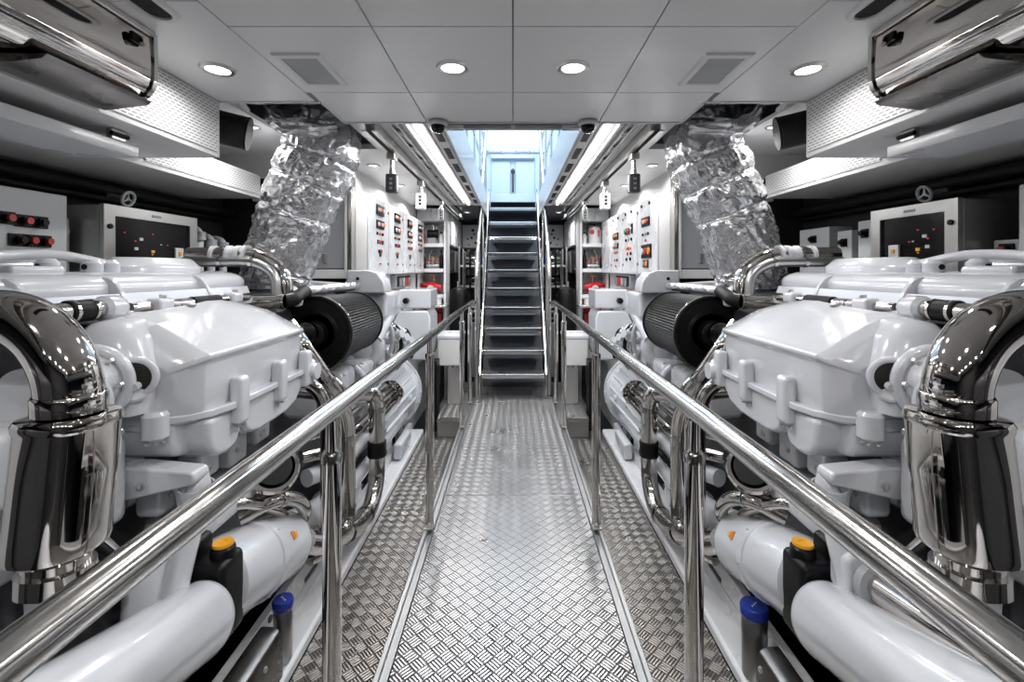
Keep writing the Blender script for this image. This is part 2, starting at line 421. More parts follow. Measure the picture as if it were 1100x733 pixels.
for SIDE in (-1, 1):
    w = W()
    # -------------------------------------------------------------- walkway handrail
    t = thing('handrail', 'polished tubular handrail on posts along the %s side of the walkway' % w, 'handrail', (.435, 2, 0))
    G().tube(fillet([(.445, -1.6, 1.01), (.437, 1.1, 1.012), (.433, 2.5, 1.008), (.437, 4.98, 1.008), (.437, 5.03, .97)], .04), .0235, 24).obj('top_rail', 'rail', t)
    for y in (-.9, 1.116, 2.43, 3.97, 4.7):
        u = .434
        p = G().cyl((u, y, .019), (u, y, .90), .022, seg=24).obj('post', 'chrome', t)
        G().cyl((u, y, .90), (u, y, .99), .014, seg=18).obj('pin', 'chrome', p)
        G().lathe([(.0245, 0), (.0245, .018), (.02, .026), (.015, .026)], (u, y, .889), (0, 0, 1), 24).obj('collar', 'rail', p)
        G().box(u-.021, u+.02, y-.05, y+.05, .0185, .026).obj('foot_plate', 'steel', p, bevel=.002)
    # -------------------------------------------------------------- ceiling fittings near
    def downlight(u, y, label, zc=2.1, r=.056, e=10):
        t = thing('downlight', label, 'light', (u, y, zc), 'recessed ceiling downlights')
        G().lathe([(r*.74, -.001), (r*.74, .005), (r*.80, .009), (r, .008), (r*1.1, .001), (r*1.1, -.0005)], (u, y, zc), (0, 0, -1), 40, caps=False).obj('trim_ring', 'steel', t)
        G().lathe([(r*.73, 0), (r*.6, .0025), (.0005, .003)], (u, y, zc), (0, 0, -1), 32).obj('lens', 'lens', t)
        d = bpy.data.lights.new('downlight_lamp', 'AREA'); d.shape = 'DISK'; d.size = r*1.4
        d.energy = e; d.spread = 2.75; d.color = (1, .975, .96)
        o = bpy.data.objects.new('lamp', d); COL.objects.link(o); o.parent = t
        o.location = (0, 0, -.008)
        return d
    downlight(.222, 1.72, 'round recessed downlight near the ceiling centre, on the %s' % w, e=8)
    downlight(1.10, 1.735, 'round recessed downlight beside the %s ceiling vent' % w, e=3.2)
    for u, y in ((.222, -1.3), (.70, -1.3), (1.15, -1.3)):  # unseen fill lamps added at the wall behind the camera
        downlight(u, y, 'added unseen fill light by the wall behind the viewer, %s, %s' % (w, {.222: 'by the middle', .70: 'between the others', 1.15: 'by the pipe hood'}[u]), e=5)
    for u, y in ((.222, .1), (1.10, .1)):  # unseen row added overhead to fill the near engines and trunks
        downlight(u, y, 'added unseen fill light above the viewer on the %s, %s' % (w, 'near the middle' if u < 1 else 'near the pipe hood'), e=8 if u < 1 else 9)
    for u, y, q in ((1.02, 3.40, 'nearest the foil duct'), (1.02, 4.22, 'middle of the row'), (1.0, 5.06, 'nearest the shelves')):
        downlight(u, y, 'small downlight over the %s electrical cabinets, %s' % (w, q), 2.115, .045, 6 if y < 4.5 else 10)
    downlight(1.40, 2.50, 'small downlight up in the %s ceiling recess beside the foil duct' % w, 2.12, .04, 7)
    downlight(.62, 6.3, 'added fill light in the dark ceiling beyond the %s shelves' % w, 2.13, .045, 11)  # lamp added to brighten the cupboards past the shelves
    t = thing('ceiling_vent', 'square louvred ceiling vent on the %s' % w, 'vent', (.752, 1.745, 2.1))
    u0, u1, y0, y1 = .665, .84, 1.605, 1.885
    g = G()
    g.rings([[(u0, y0, 2.0995), (u1, y0, 2.0995), (u1, y1, 2.0995), (u0, y1, 2.0995)], [(u0+.006, y0+.006, 2.092), (u1-.006, y0+.006, 2.092), (u1-.006, y1-.006, 2.092), (u0+.006, y1-.006, 2.092)],
             [(u0+.024, y0+.028, 2.091), (u1-.024, y0+.028, 2.091), (u1-.024, y1-.028, 2.091), (u0+.024, y1-.028, 2.091)], [(u0+.026, y0+.03, 2.099), (u1-.026, y0+.03, 2.099), (u1-.026, y1-.03, 2.099), (u0+.026, y1-.03, 2.099)]], caps=False)
    g.obj('frame', 'panel', t)
    G().box(u0+.026, u1-.026, y0+.03, y1-.03, 2.0985, 2.0995).obj('backing', 'black', t)
    g = G()
    for k in range(15):
        y = y0+.038+k*.0146
        g.prism([(y, 2.0985), (y+.002, 2.0985), (y+.008, 2.0925), (y+.006, 2.0925)], u0+.027, u1-.027, 'u')
    g.obj('louvre', 'grey', t)
    t = thing('recessed_slot', 'black recessed slot with rounded end in the %s ceiling' % w, 'slot', (1.05, .9, 2.1))
    def slot(a, b, c, d, z, n=8):
        P = []; r = (b-a)/2; m = (a+b)/2
        for k in range(n+1): q = PI*k/n; P.append((m+r*math.cos(q), d-r+r*math.sin(q), z))
        for k in range(n+1): q = PI+PI*k/n; P.append((m+r*math.cos(q), c+r+r*math.sin(q), z))
        return P
    G().rings([slot(.975, 1.085, .75, 1.405, 2.0995), slot(.98, 1.08, .755, 1.40, 2.092), slot(.995, 1.065, .77, 1.385, 2.092), slot(.998, 1.062, .773, 1.382, 2.099)], caps=False).obj('rim', 'panel', t)
    G().rings([slot(.996, 1.064, .771, 1.384, 2.0992), slot(.996, 1.064, .771, 1.384, 2.0975)]).obj('frame_recess', 'dark', t)
    # -------------------------------------------------------------- dome camera
    t = thing('dome_camera', 'small black dome camera under the ceiling edge, %s of the stairwell' % w, 'camera', (.385, 2.40, 2.07))
    u = .378
    G().lathe([(.05, 0), (.05, .012), (.042, .018)], (u, 2.345, 2.0935), (0, 0, -1), 32).obj('ceiling_mount', 'grey', t)
    G().lathe([(.036, .018), (.036, .03), (.03, .043), (.018, .052), (.001, .055)], (u, 2.345, 2.0935), (0, 0, -1), 32).obj('dome', 'glass', t)
    # -------------------------------------------------------------- ventilation trunking (two boxes stepping outwards)
    struct(G().box(1.31, 2.149, -2.19, 2.08, 1.85, 2.0985).obj('trim_6', 'panel', bevel=.003))
    struct(G().box(1.3045, 1.3095, .3, 2.06, 1.872, 2.088).obj('trim_6', 'perf'))
    struct(G().box(1.65, 2.149, -2.19, 3.04, 1.815, 1.8485).obj('trim_7', 'panel', bevel=.003))
    struct(G().box(1.65, 2.149, 2.09, 3.04, 1.849, 1.965).obj('trim_7', 'panel', bevel=.003))
    struct(G().box(1.6445, 1.6495, 2.085, 3.03, 1.838, 1.955).obj('trim_7', 'perf'))
    t = thing('drop_panel', 'long white hinged access panel hanging below the %s ventilation trunk' % w, 'panel', (1.5, .8, 1.77))
    G().box(1.40, 1.63, -1.6, 1.745, 1.768, 1.812).obj('panel', 'white2', t, bevel=.006)
    for y in (1.05, 1.66):
        G().box(1.405, 1.425, y-.03, y+.03, 1.812, 1.849).obj('hanger', 'steel', t, bevel=.003)
        G().cyl((1.402, y-.035, 1.83), (1.402, y+.035, 1.83), .008, seg=12).obj('pin', 'black', t)
    # -------------------------------------------------------------- polished steel hood
    t = thing('steel_hood', 'mirror polished steel pipe hood under the ceiling, upper %s' % w, 'hood', (1.2, .6, 1.9))
    prof = [(1.302, 2.098), (1.15, 2.098), (1.145, 2.09), (1.142, 2.0), (1.143, 1.955), (1.15, 1.93), (1.165, 1.91), (1.185, 1.897), (1.215, 1.893), (1.302, 1.893)]
    G().prism(prof, -1.4, 1.475).obj('shell', 'chrome', t, ang=50)
    ring = [(1.303, 2.099), (1.139, 2.099), (1.136, 2.0), (1.137, 1.952), (1.145, 1.925), (1.162, 1.904), (1.184, 1.89), (1.303, 1.887)]
    G().prism(ring, 1.476, 1.492).obj('end_flange', 'rail', t, ang=50)
    G().prism([(1.15, 1.886), (1.303, 1.886), (1.303, 1.858), (1.165, 1.874)], 1.15, 1.485).obj('underside_plate', 'darksteel', t, bevel=.002)  # dark steel here puts the shade under the hood into its colour
    o = G().box(1.128, 1.141, 1.38, 1.43, 2.035, 2.062).obj('latch', 'black', t, bevel=.004)
    G().cyl((1.115, 1.415, 2.045), (1.128, 1.415, 2.045), .012, seg=16).obj('latch_knob', 'chrome', o)
    G().box(1.13, 1.142, .2, 1.47, 2.085, 2.097).obj('hanger_strip', 'steel', t)
    # open box section behind hood: dark clips on trunk edge
    t = thing('pipe_clip', 'steel pipe clip bracket on the %s trunk below the polished hood' % w, 'bracket', (1.30, 1.0, 1.86))
    G().box(1.26, 1.3035, .98, 1.06, 1.86, 1.868).obj('mount_plate', 'steel', t, bevel=.002)
    G().torus((1.275, 1.02, 1.848), (0, 1, 0), .016, .006, 24, 8).obj('loop', 'steel', t)
    # -------------------------------------------------------------- notch contents
    t = thing('mesh_silencer', 'black mesh-covered duct silencer at the end of the %s ventilation trunk' % w, 'silencer', (1.45, 2.3, 1.95))
    G().cyl((1.45, 2.165, 2.035), (1.265, 2.235, 2.0), .078, seg=36).obj('drum', 'mesh', t)
    G().torus((1.272, 2.232, 2.001), (-.185, .07, -.035), .078, .004, 36, 8).obj('hanger_ring', 'black', t)
    G().lathe([(.084, 0), (.084, .03), (.07, .034)], (1.46, 2.16, 2.037), (-.185, .07, -.035), 36).obj('end_ring', 'black', t)
    t = thing('hanger_pipe', 'short white hanger pipe with clamp in the %s ceiling recess' % w, 'pipe', (1.2, 2.2, 2.2))
    G().tube(fillet([(1.25, 2.13, 2.359), (1.25, 2.13, 2.13), (1.25, 2.16, 2.11), (1.25, 2.19, 2.10)], .05), .014, 12).obj('pipe', 'panel', t)
    G().box(1.235, 1.265, 2.11, 2.15, 2.23, 2.26).obj('clamp', 'steel', t, bevel=.004)
# ================================================================== FAR HALF: tracks, light channels, cabinets, shelves
def copy_tree(src, d):
    """a thing, its parts and their sub-parts, moved by d (X, Y, Z)"""
    r = src.copy(); COL.objects.link(r); r.location = Vector(src.location) + Vector(d)
    def kids(a, b):
        for ch in a.children:
            c = ch.copy(); COL.objects.link(c); c.parent = b; kids(ch, c)
    kids(src, r)
    return r

for SIDE in (-1, 1):
    w = W()
    # linear light channel beside the stairwell
    t = thing('light_channel', 'long bright recessed strip light along the %s of the stairwell' % w, 'light', (.5, 4, 2.1))
    G().prism([(.455, 2.114), (.455, 2.098), (.462, 2.098), (.47, 2.112), (.545, 2.112), (.553, 2.098), (.565, 2.098), (.565, 2.114)], 2.40, 5.3).obj('frame', 'panel', t)
    for a in (2.42, 3.4, 4.38):
        G().cyl((.505, a, 2.096), (.505, a+.93, 2.096), .011, seg=14).obj('tube', 'tube', t)
    d = bpy.data.lights.new('strip_lamp', 'AREA'); d.shape = 'RECTANGLE'; d.size = .03; d.size_y = 2.85; d.energy = 26; d.color = (1, .99, .98)
    o = bpy.data.objects.new('lamp', d); COL.objects.link(o); o.parent = t; o.location = (0, -.15, -.02)
    t = thing('slot_strip', 'white strip with a row of black openings beside the %s stairwell edge' % w, 'strip', (.415, 4, 2.1))
    G().box(.378, .452, 2.40, 5.45, 2.102, 2.113).obj('strip', 'panel', t, bevel=.002)
    for k in range(7):
        a = 2.46 + k*.42
        o = G().box(.392, .430, a, a+.26, 2.0975, 2.1015).obj('opening', 'black', t, bevel=.001)
    t = thing('clip_rail', 'thin aluminium rail with dark clips outside the %s strip light' % w, 'rail', (.6, 4, 2.1))
    G().prism([(.590, 2.114), (.590, 2.09), (.596, 2.09), (.596, 2.104), (.622, 2.104), (.622, 2.09), (.628, 2.09), (.628, 2.114)], 2.40, 5.3).obj('rail', 'steel', t)
    for k in range(9):
        a = 2.5+k*.31
        G().box(.598, .620, a, a+.07, 2.088, 2.1035).obj('clip', 'grey2', t, bevel=.003)
    # overhead trolley track
    t = thing('trolley_track', 'double steel trolley track under the ceiling on the %s, holding hanging boxes' % w, 'track', (.74, 4, 2.05))
    for u in (.715, .765):
        G().prism([(u-.012, 2.113), (u-.012, 2.062), (u+.012, 2.062), (u+.012, 2.07), (u-.004, 2.07), (u-.004, 2.113)], 2.39, 6.6).obj('rail', 'steel', t, bevel=.001)
    G().box(.70, .78, 2.39, 6.6, 2.1135, 2.1149).obj('top_flange', 'grey2', t)
    for k in range(6): G().box(.70, .78, 2.7+k*.7, 2.74+k*.7, 2.10, 2.113).obj('bracket', 'steel', t)
    # hanging boxes on stems
    for y, zt, hb, wb, m, lab in ((2.85, 1.935, .115, .034, 'charcoal', 'dark grey box hanging on a stem from the %s trolley track' % w),
                               (3.74, 1.965, .13, .038, 'panel', 'white box hanging on a stem from the %s trolley track' % w),
                               (4.8, 1.97, .11, .030, 'alu', 'metal box hanging farthest along the %s trolley track' % w)):
        u = .74
        t = thing('hanging_box', lab, 'hanging box', (u, y, zt), 'boxes hanging from the trolley tracks')
        G().cyl((u, y, zt), (u, y, 2.06), .014, seg=16).obj('stem', 'rail', t)
        G().box(u-.026, u+.026, y-.04, y+.04, 2.02, 2.0605).obj('trolley', 'steel', t, bevel=.005)
        b = G().box(u-wb, u+wb, y-wb*.9, y+wb*.9, zt-hb, zt).obj('housing', m, t, bevel=.009)
        for k in range(3):
            z = zt-.025-k*.028
            G().box(u-.009, u+.009, y-wb*.9-.004, y-wb*.9+.001, z-.016, z).obj('switch', 'black' if m != 'charcoal' else 'alu', b, bevel=.002)
        G().cyl((u, y, zt), (u, y, zt+.03), .022, .016, seg=18).obj('gland', 'steel', t)

    # ---------------- electrical cabinets on the side wall
    t = thing('door_post', 'tall brushed steel post at the near end of the %s electrical cabinets' % w, 'post', (1.2, 3.42, 0))
    G().box(1.172, 1.199, 3.38, 3.47, .64, 2.112).obj('post', 'rail', t, bevel=.006)
    for z in (1.0, 1.9): G().box(1.165, 1.173, 3.385, 3.43, z-.06, z+.06).obj('hinge', 'steel', t, bevel=.003)
    spec = [(3.50, 4.06), (4.075, 4.60), (4.615, 5.14), (5.155, 5.66)]
    names = ['nearest', 'second', 'third', 'farthest']
    for i, (y0, y1) in enumerate(spec):
        blank = (SIDE > 0 and i == 3)
        t = thing('electrical_cabinet', ('white wall cabinet with %s on the %s wall, %s of four' % ('a plain door' if blank else 'meters and coloured switches', w, names[i])), 'cabinet', (1.1, (y0+y1)/2, 1.3), 'electrical cabinets on the %s wall' % w)
        G().box(1.10, 1.183, y0, y1, 1.31, 1.93).obj('body', 'panel', t, bevel=.004)
        G().box(1.1835, 1.188, y0+.03, y1-.03, 1.5, 1.56).obj('mounting_rail', 'steel', t)
        dr = G().box(1.082, 1.098, y0+.006, y1-.006, 1.316, 1.924).obj('door', 'white2', t, bevel=.004)
        for z in (1.40, 1.84): G().cyl((1.076, y1-.03, z), (1.083, y1-.03, z), .012, seg=16).obj('lock', 'black', dr)
        m = (y0+y1)/2
        def plate(yc, z, a, h, keys, back='black'):
            p = G().box(1.070, 1.0815, yc-a, yc+a, z-h, z+h).obj('meter' if back == 'black' else 'switch_plate', back, dr, bevel=.002)
            n = len(keys)
            for k, c in enumerate(keys):
                y = yc - a*.72 + (1.44*a*k/(n-1) if n > 1 else .72*a)
                G().cyl((1.060, y, z), (1.0705, y, z), min(a*.5/n, h*.55)*1.3, seg=14).obj('knob', c, p)
        def dots(z, ys, cols, r=.013):
            for y, c in zip(ys, cols): G().cyl((1.070, m+y, z), (1.0818, m+y, z), r, seg=14).obj('button', c, dr)
        if SIDE < 0:
            plate(m, 1.83, .10, .042, ['grey2', 'orange', 'redk', 'grey'])
            plate(m, 1.715, .10, .034, ['grey', 'redk', 'grey', 'orange'])
            dots(1.64, (-.08, .0, .07), ('black', 'orange', 'black'), .012)
            dots(1.575, (-.06, .0, .07), ('navy', 'redk', 'navy'), .017)
            if i < 3:
                dots(1.50, (-.03, .03), ('green' if i else 'black', 'redk'), .014)
                dots(1.475, (0,), ('navy',), .018)
            dots(1.40, (0, .02), ('redk', 'grey2'), .007)
        elif not blank:
            if i == 0:
                plate(m, 1.74, .105, .036, ['redk', 'orange', 'grey', 'orange'])
                plate(m-.02, 1.50, .13, .055, ['orange', 'redk', 'grey'])
                plate(m, 1.40, .07, .03, ['orange', 'grey'])
                dots(1.64, (-.07, 0, .08), ('black', 'grey2', 'black'), .012)
                dots(1.59, (0,), ('redk',), .01)
            elif i == 1:
                plate(m+.04, 1.71, .075, .03, ['redk', 'green']); plate(m-.12, 1.725, .02, .045, ['grey'])
                dots(1.63, (-.1, 0, .1), ('black', 'grey2', 'black'), .014)
                dots(1.55, (-.06, .0, .06), ('orange', 'redk', 'orange'), .016)
                dots(1.50, (-.08, .04), ('black', 'redk'), .015); dots(1.45, (-.06, .08), ('black', 'black'), .015)
            else:
                plate(m, 1.70, .11, .033, ['orange', 'green', 'orange', 'redk'], )
                plate(m, 1.60, .11, .026, ['grey2', 'orange', 'grey'])
                dots(1.53, (-.07, .0, .05), ('redk', 'orange', 'black'), .013)
                dots(1.45, (-.06, .05), ('black', 'redk'), .014); dots(1.39, (.0, ), ('redk', ), .012)
            dots(1.88, (-.1, .12), ('black', 'black'), .013)
        # little label strip
        G().box(1.079, 1.0825, m-.05, m+.05, 1.775, 1.781).obj('label_strip', 'grey2', dr)
    t = thing('cabinet_plinth', 'long pale wall board behind the %s electrical cabinets' % w, 'board', (1.19, 4.6, 1.0))
    G().box(1.1885, 1.1995, 3.48, 5.69, .64, 1.932).obj('board', 'panel', t, bevel=.002)
    t = thing('wall_niche', 'dark recessed box with pipes below the %s electrical cabinets' % w, 'niche', (1.15, 4.8, 1.2))
    g = G().box(1.13, 1.187, 4.50, 5.12, 1.17, 1.30); g.obj('box', 'grey2', t, bevel=.003)
    G().box(1.125, 1.1295, 4.53, 5.09, 1.185, 1.285).obj('opening', 'black', t, bevel=.002)
    for k in range(4): G().cyl((1.118, 4.6+k*.13, 1.19), (1.118, 4.6+k*.13, 1.27), .022, seg=14).obj('fitting', ('alu', 'grey2', 'redk', 'alu')[k], t)

    # ---------------- bulkhead door next to the foil duct
    t = thing('bulkhead_door', 'dark grey bulkhead panel in a white frame beside the %s foil duct' % w, 'panel', (1.4, 3.42, 1.3))
    G().box(1.225, 1.75, 3.405, 3.4485, 1.36, 1.845).obj('panel', 'grey2', t, bevel=.004)
    G().box(1.225, 1.9, 3.38, 3.4485, 1.285, 1.352).obj('lower_rail', 'panel', t, bevel=.006)
    G().box(1.225, 1.9, 3.39, 3.4485, 1.85, 1.93).obj('upper_rail', 'panel', t, bevel=.006)
    G().box(1.36, 1.39, 3.385, 3.404, 1.40, 1.47).obj('latch', 'steel', t, bevel=.004)
    G().box(1.205, 1.224, 3.38, 3.4485, 1.285, 2.10).obj('jamb', 'panel', t, bevel=.003)

    # ---------------- shelving facing the viewer at the end of the cabinets
    Y = 5.72
    t = thing('shelf_unit', 'white open shelf unit at the end of the %s electrical cabinets' % w, 'shelf', (1.0, Y, .3))
    for u in (.838, 1.165): G().box(u-.012, u+.012, Y, Y+.36, .2, 1.945).obj('upright', 'panel', t, bevel=.003)
    G().box(.852, 1.151, Y+.345, Y+.36, .2, 1.94).obj('back_panel', 'panel', t)
    for z in (1.045, 1.365, 1.675):
        G().box(.851, 1.152, Y-.01, Y+.344, z-.045, z).obj('shelf', 'white2', t, bevel=.004)
    t = thing('wall_cupboard', 'white cupboard with two plain doors above the %s shelves' % w, 'cupboard', (1.0, Y, 1.95))
    G().box(.826, 1.18, Y, Y+.36, 1.949, 2.11).obj('body', 'panel', t, bevel=.003)
    for a, b in ((.83, 1.0), (1.005, 1.176)): G().box(a, b, Y-.016, Y-.001, 1.953, 2.106).obj('door', 'white2', t, bevel=.003)
    t = thing('tall_cupboard', 'white cupboard turned sideways past the %s shelves' % w, 'cupboard', (.86, 6.6, 1.6))
    G().box(.83, 1.15, 6.12, 7.4, 1.67, 2.1).obj('body', 'panel', t, bevel=.004)
    for a, b in ((6.13, 6.75), (6.76, 7.39)):
        o = G().box(.812, .8285, a, b, 1.68, 2.09).obj('door', 'white2', t, bevel=.004)
        G().box(.80, .8115, b-.09, b-.05, 1.80, 1.9).obj('handle', 'grey2', o, bevel=.003)
    t = thing('control_cabinet', 'white control cabinet with black knobs behind the stairs on the %s' % w, 'cabinet', (.7, 7.5, 1.7))
    G().box(.55, .81, 7.45, 7.68, 1.70, 2.07).obj('body', 'panel', t, bevel=.006)
    G().box(.6, .76, 7.681, 7.699, 1.8, 1.9).obj('wall_mount', 'steel', t)
    G().box(.556, .804, 7.437, 7.449, 1.706, 2.064).obj('door', 'white2', t, bevel=.004)
    for q in ((.64, 1.98, .022), (.62, 1.92, .014), (.66, 1.86, .018), (.72, 1.84, .014), (.60, 1.78, .018), (.7, 1.75, .012)):
        G().cyl((q[0], 7.42, q[1]), (q[0], 7.4365, q[1]), q[2], seg=16).obj('knob', 'black', t)
    t = thing('equipment_cabinet', 'black equipment cabinet below the sideways cupboard on the %s' % w, 'cabinet', (.9, 6.6, 1.36))
    G().box(.85, 1.15, 6.12, 7.3, 1.30, 1.64).obj('body', 'black', t, bevel=.006)
    G().box(1.151, 1.199, 6.2, 7.2, 1.4, 1.5).obj('mounting_rail', 'steel', t)
    for a in (6.14, 6.72): G().box(.835, .849, a, a+.56, 1.315, 1.625).obj('door', 'grey2' if a > 6.5 else 'black', t, bevel=.004)
    for z in (1.36, 1.58): G().cyl((.828, 6.22, z), (.835, 6.22, z), .018, seg=14).obj('screw', 'alu', t)
    # items on the shelves
    y = Y+.13
    t = thing('water_pump', 'black pump with brass fittings on the top shelf, %s unit' % w, 'pump', (1.0, y, 1.676))
    if SIDE < 0:
        G().cyl((1.07, y, 1.80), (.94, y, 1.80), .055, seg=24).obj('body', 'black', t)
        G().box(.96, 1.06, y-.05, y+.05, 1.676, 1.75).obj('base', 'grey2', t, bevel=.005)
        G().cyl((1.0, y, 1.85), (1.0, y, 1.91), .02, seg=14).obj('outlet', 'alu', t)
        G().cyl((.95, y, 1.676), (.95, y, 1.72), .012, seg=10).obj('foot', 'alu', t)
    else:
        G().lathe([(.075, 0), (.08, .02), (.08, .14), (.06, .2), (.02, .22)], (1.03, y, 1.677), (0, 0, 1), 28).obj('body', 'panel', t)
        G().cyl((.98, y-.085, 1.82), (.98, y-.06, 1.82), .03, seg=18).obj('dial', 'redk', t)
        G().box(1.05, 1.07, y-.09, y-.075, 1.76, 1.84).obj('label_plate', 'redk', t, bevel=.003)
        G().tube(fillet([(1.03, y, 1.89), (1.03, y, 1.92), (.93, y, 1.92), (.93, y, 1.78)], .02), .009, 10).obj('hose', 'black', t)
    def bottle(u, z, h, r, m, cap, lab, yy=None):
        yy = y if yy is None else yy
        t = thing('bottle', lab, 'bottle', (u, yy, z), 'bottles on the %s shelves' % w)
        G().lathe([(r, .001), (r, h*.62), (r*.45, h*.78), (r*.4, h*.86)], (u, yy, z), (0, 0, 1), 20).obj('body', m, t)
        G().lathe([(r*.5, h*.861), (r*.5, h), (r*.4, h*1.02)], (u, yy, z), (0, 0, 1), 16).obj('cap', cap, t)
    bottle(.90, 1.675, .15, .03, 'panel', 'black', 'white bottle with black cap on the top shelf, %s unit' % w)
    bottle(1.12, 1.675, .17, .02, 'redk' if SIDE < 0 else 'black', 'alu', 'slim dark bottle on the top shelf by the %s cabinets' % w)
    bottle(1.12, 1.365, .2, .026, 'black', 'grey2', 'tall black bottle on the middle shelf by the %s cabinets' % w)
    bottle(.90, 1.365, .23, .024, 'black', 'black', 'tallest black bottle on the middle shelf, %s unit' % w)
    t = thing('valve_manifold', 'brass and red valve manifold on the middle shelf, %s unit' % w, 'valves', (1.0, y, 1.366))
    G().cyl((.93, y, 1.40), (1.08, y, 1.40), .024, seg=18).obj('pipe', 'alu', t)
    for k, c in enumerate(('redk', 'orange', 'redk')):
        u = .95+k*.055
        o = G().cyl((u, y, 1.367), (u, y, 1.46+.03*(k % 2)), .014, seg=12).obj('valve', 'steel', t)
        G().lathe([(.026, 0), (.028, .012), (.018, .02)], (u, y, 1.461+.03*(k % 2)), (0, 0, 1), 14).obj('handwheel', c, o)
    G().tube(fillet([(1.05, y, 1.40), (1.05, y, 1.55), (1.01, y, 1.6), (1.01, y+.15, 1.6)], .03), .01, 10).obj('riser', 'alu', t)
    t = thing('fire_pump', 'bright red portable pump on the lowest shelf, %s unit' % w, 'pump', (1.0, y, 1.046))
    G().ball((1.04, y, 1.125), (.10, .09, .075)).obj('volute', 'red', t)
    G().cyl((1.0, y, 1.15), (.90, y, 1.13), .05, .04, seg=20).obj('motor', 'red', t)
    G().box(.93, 1.12, y-.06, y+.08, 1.047, 1.065).obj('base', 'red', t, bevel=.004)
    G().cyl((1.0, y, 1.19), (1.0, y, 1.27), .012, seg=12).obj('stem', 'alu', t)
    G().cyl((.97, y, 1.27), (1.03, y, 1.27), .010, seg=12).obj('handle', 'orange', t)
    G().tube(fillet([(1.13, y, 1.12), (1.14, y-.08, 1.18), (1.05, y-.11, 1.16)], .03), .014, 10).obj('hose', 'red', t)
    G().cyl((1.02, y-.10, 1.12), (1.02, y-.085, 1.12), .04, seg=20).obj('flange', 'grey', t)
    t = thing('hose_reel', 'red fire hose reel below the lowest shelf, %s unit' % w, 'hose reel', (.95, y, .85))
    G().torus((.925, y-.02, .895), (1, .2, 0), .06, .03, 28, 12).obj('hose', 'red', t)
    G().cyl((.868, y, .895), (.97, y, .895), .03, seg=16).obj('hub', 'grey', t)
    G().box(.89, .97, y-.06, y+.1, .64, .80).obj('bracket', 'redk', t, bevel=.005)
    t = thing('tool_box', 'white tool box on the bench beside the %s red hose' % w, 'box', (1.0, Y-.1, .8))
    G().box(.87, 1.0, Y-.2, Y-.03, .93, 1.01).obj('body', 'panel', t, bevel=.008)
    G().box(.865, 1.005, Y-.205, Y-.025, 1.011, 1.03).obj('lid', 'white2', t, bevel=.006)
    t = thing('work_bench', 'narrow steel bench top in front of the %s lowest shelf' % w, 'bench', (1.0, Y-.1, .9))
    G().box(.78, 1.16, Y-.24, Y-.012, .90, .93).obj('top', 'steel', t, bevel=.004)
    for u in (.80, 1.14): G().box(u-.014, u+.014, Y-.20, Y-.17, -.18, .899).obj('leg', 'steel', t, bevel=.003)

    # ---------------- dark machinery behind the stairs
    t = thing('air_receiver', 'tall black cylinder standing behind the %s end of the handrail' % w, 'tank', (.7, 6.2, -.18))
    G().lathe([(.10, 0), (.125, .03), (.125, 1.20), (.10, 1.28), (.03, 1.31)], (.69, 6.0, -.179), (0, 0, 1), 32).obj('shell', 'black', t)
    G().cyl((.70, 6.0, 1.13), (.70, 6.0, 1.20), .02, seg=14).obj('valve', 'chrome', t)
    t = thing('pump_skid', 'dark pump set with chrome fittings on a rack behind the stairs, %s' % w, 'pump', (.62, 7.0, 1.0))
    for z in (.75, 1.12, 1.42):
        G().box(.44, .78, 6.75, 7.3, z-.03, z).obj('rack_shelf', 'steel', t, bevel=.003)
    for u in (.43, .778):
        for yy in (6.76, 7.28): G().box(u-.012, u+.012, yy-.012, yy+.012, -.18, 1.68).obj('rack_leg', 'steel', t, bevel=.002)
    for z, m in ((1.20, 'black'), (1.50, 'navy'), (.85, 'black')):
        G().cyl((.50, 6.95, z), (.72, 6.95, z), .072, seg=24).obj('motor', m, t)
        G().ball((.50, 6.95, z), (.06, .07, .07)).obj('volute', 'alu' if m == 'black' else 'blue', t)
        G().cyl((.66, 6.9, z+.07), (.66, 6.9, z+.15), .018, seg=12).obj('port', 'chrome', t)
        G().torus((.58, 6.87, z-.01), (0, 1, 0), .04, .010, 20, 8).obj('gauge', 'chrome', t)
    for k in range(4):
        G().tube(fillet([(.46+.08*k, 6.8, .78+.1*k), (.46+.08*k, 6.72, 1.0), (.48+.07*k, 6.74, 1.62)], .05), .012, 10).obj('pipe', 'chrome' if k % 2 else 'black', t)
    t = thing('machinery_cabinet', 'black cabinet with grey door low behind the %s step platform' % w, 'cabinet', (.6, 6.4, 0))
    G().box(.42, .82, 6.3, 6.6, -.179, .68).obj('body', 'black', t, bevel=.01)
    G().box(.44, .80, 6.286, 6.299, -.10, .64).obj('door', 'grey2', t, bevel=.006)
    # ---------------- step platform and junction box
    t = thing('step_platform', 'raised tread plate step beside the far end of the walkway, %s' % w, 'step', (.58, 4.7, -.18))
    G().box(.462, .69, 4.25, 5.6, -.004, 0).obj('top_plate', 'plate', t)
    G().box(.462, .69, 4.246, 4.252, -.176, -.006).obj('riser', 'alu', t)
    G().box(.462, .69, 4.238, 4.2455, -.035, .002).obj('nosing', 'rail', t, bevel=.002)
    G().box(.67, .69, 4.256, 5.6, -.178, -.006).obj('side_panel', 'alu', t)
    t = thing('junction_box', 'white box on a short stand above the %s raised step' % w, 'box', (.63, 4.8, .001))
    G().box(.515, .745, 4.60, 4.98, .40, .665).obj('body', 'panel', t, bevel=.012, seg=3)
    G().box(.508, .752, 4.593, 4.987, .666, .70).obj('lid', 'white2', t, bevel=.008)
    G().box(.535, .66, 4.68, 4.9, .001, .399).obj('stand', 'steel', t, bevel=.004)
    for u in (.55, .60, .65): G().cyl((u, 4.64, .375), (u, 4.64, .399), .012, seg=12).obj('gland', 'chrome', t)
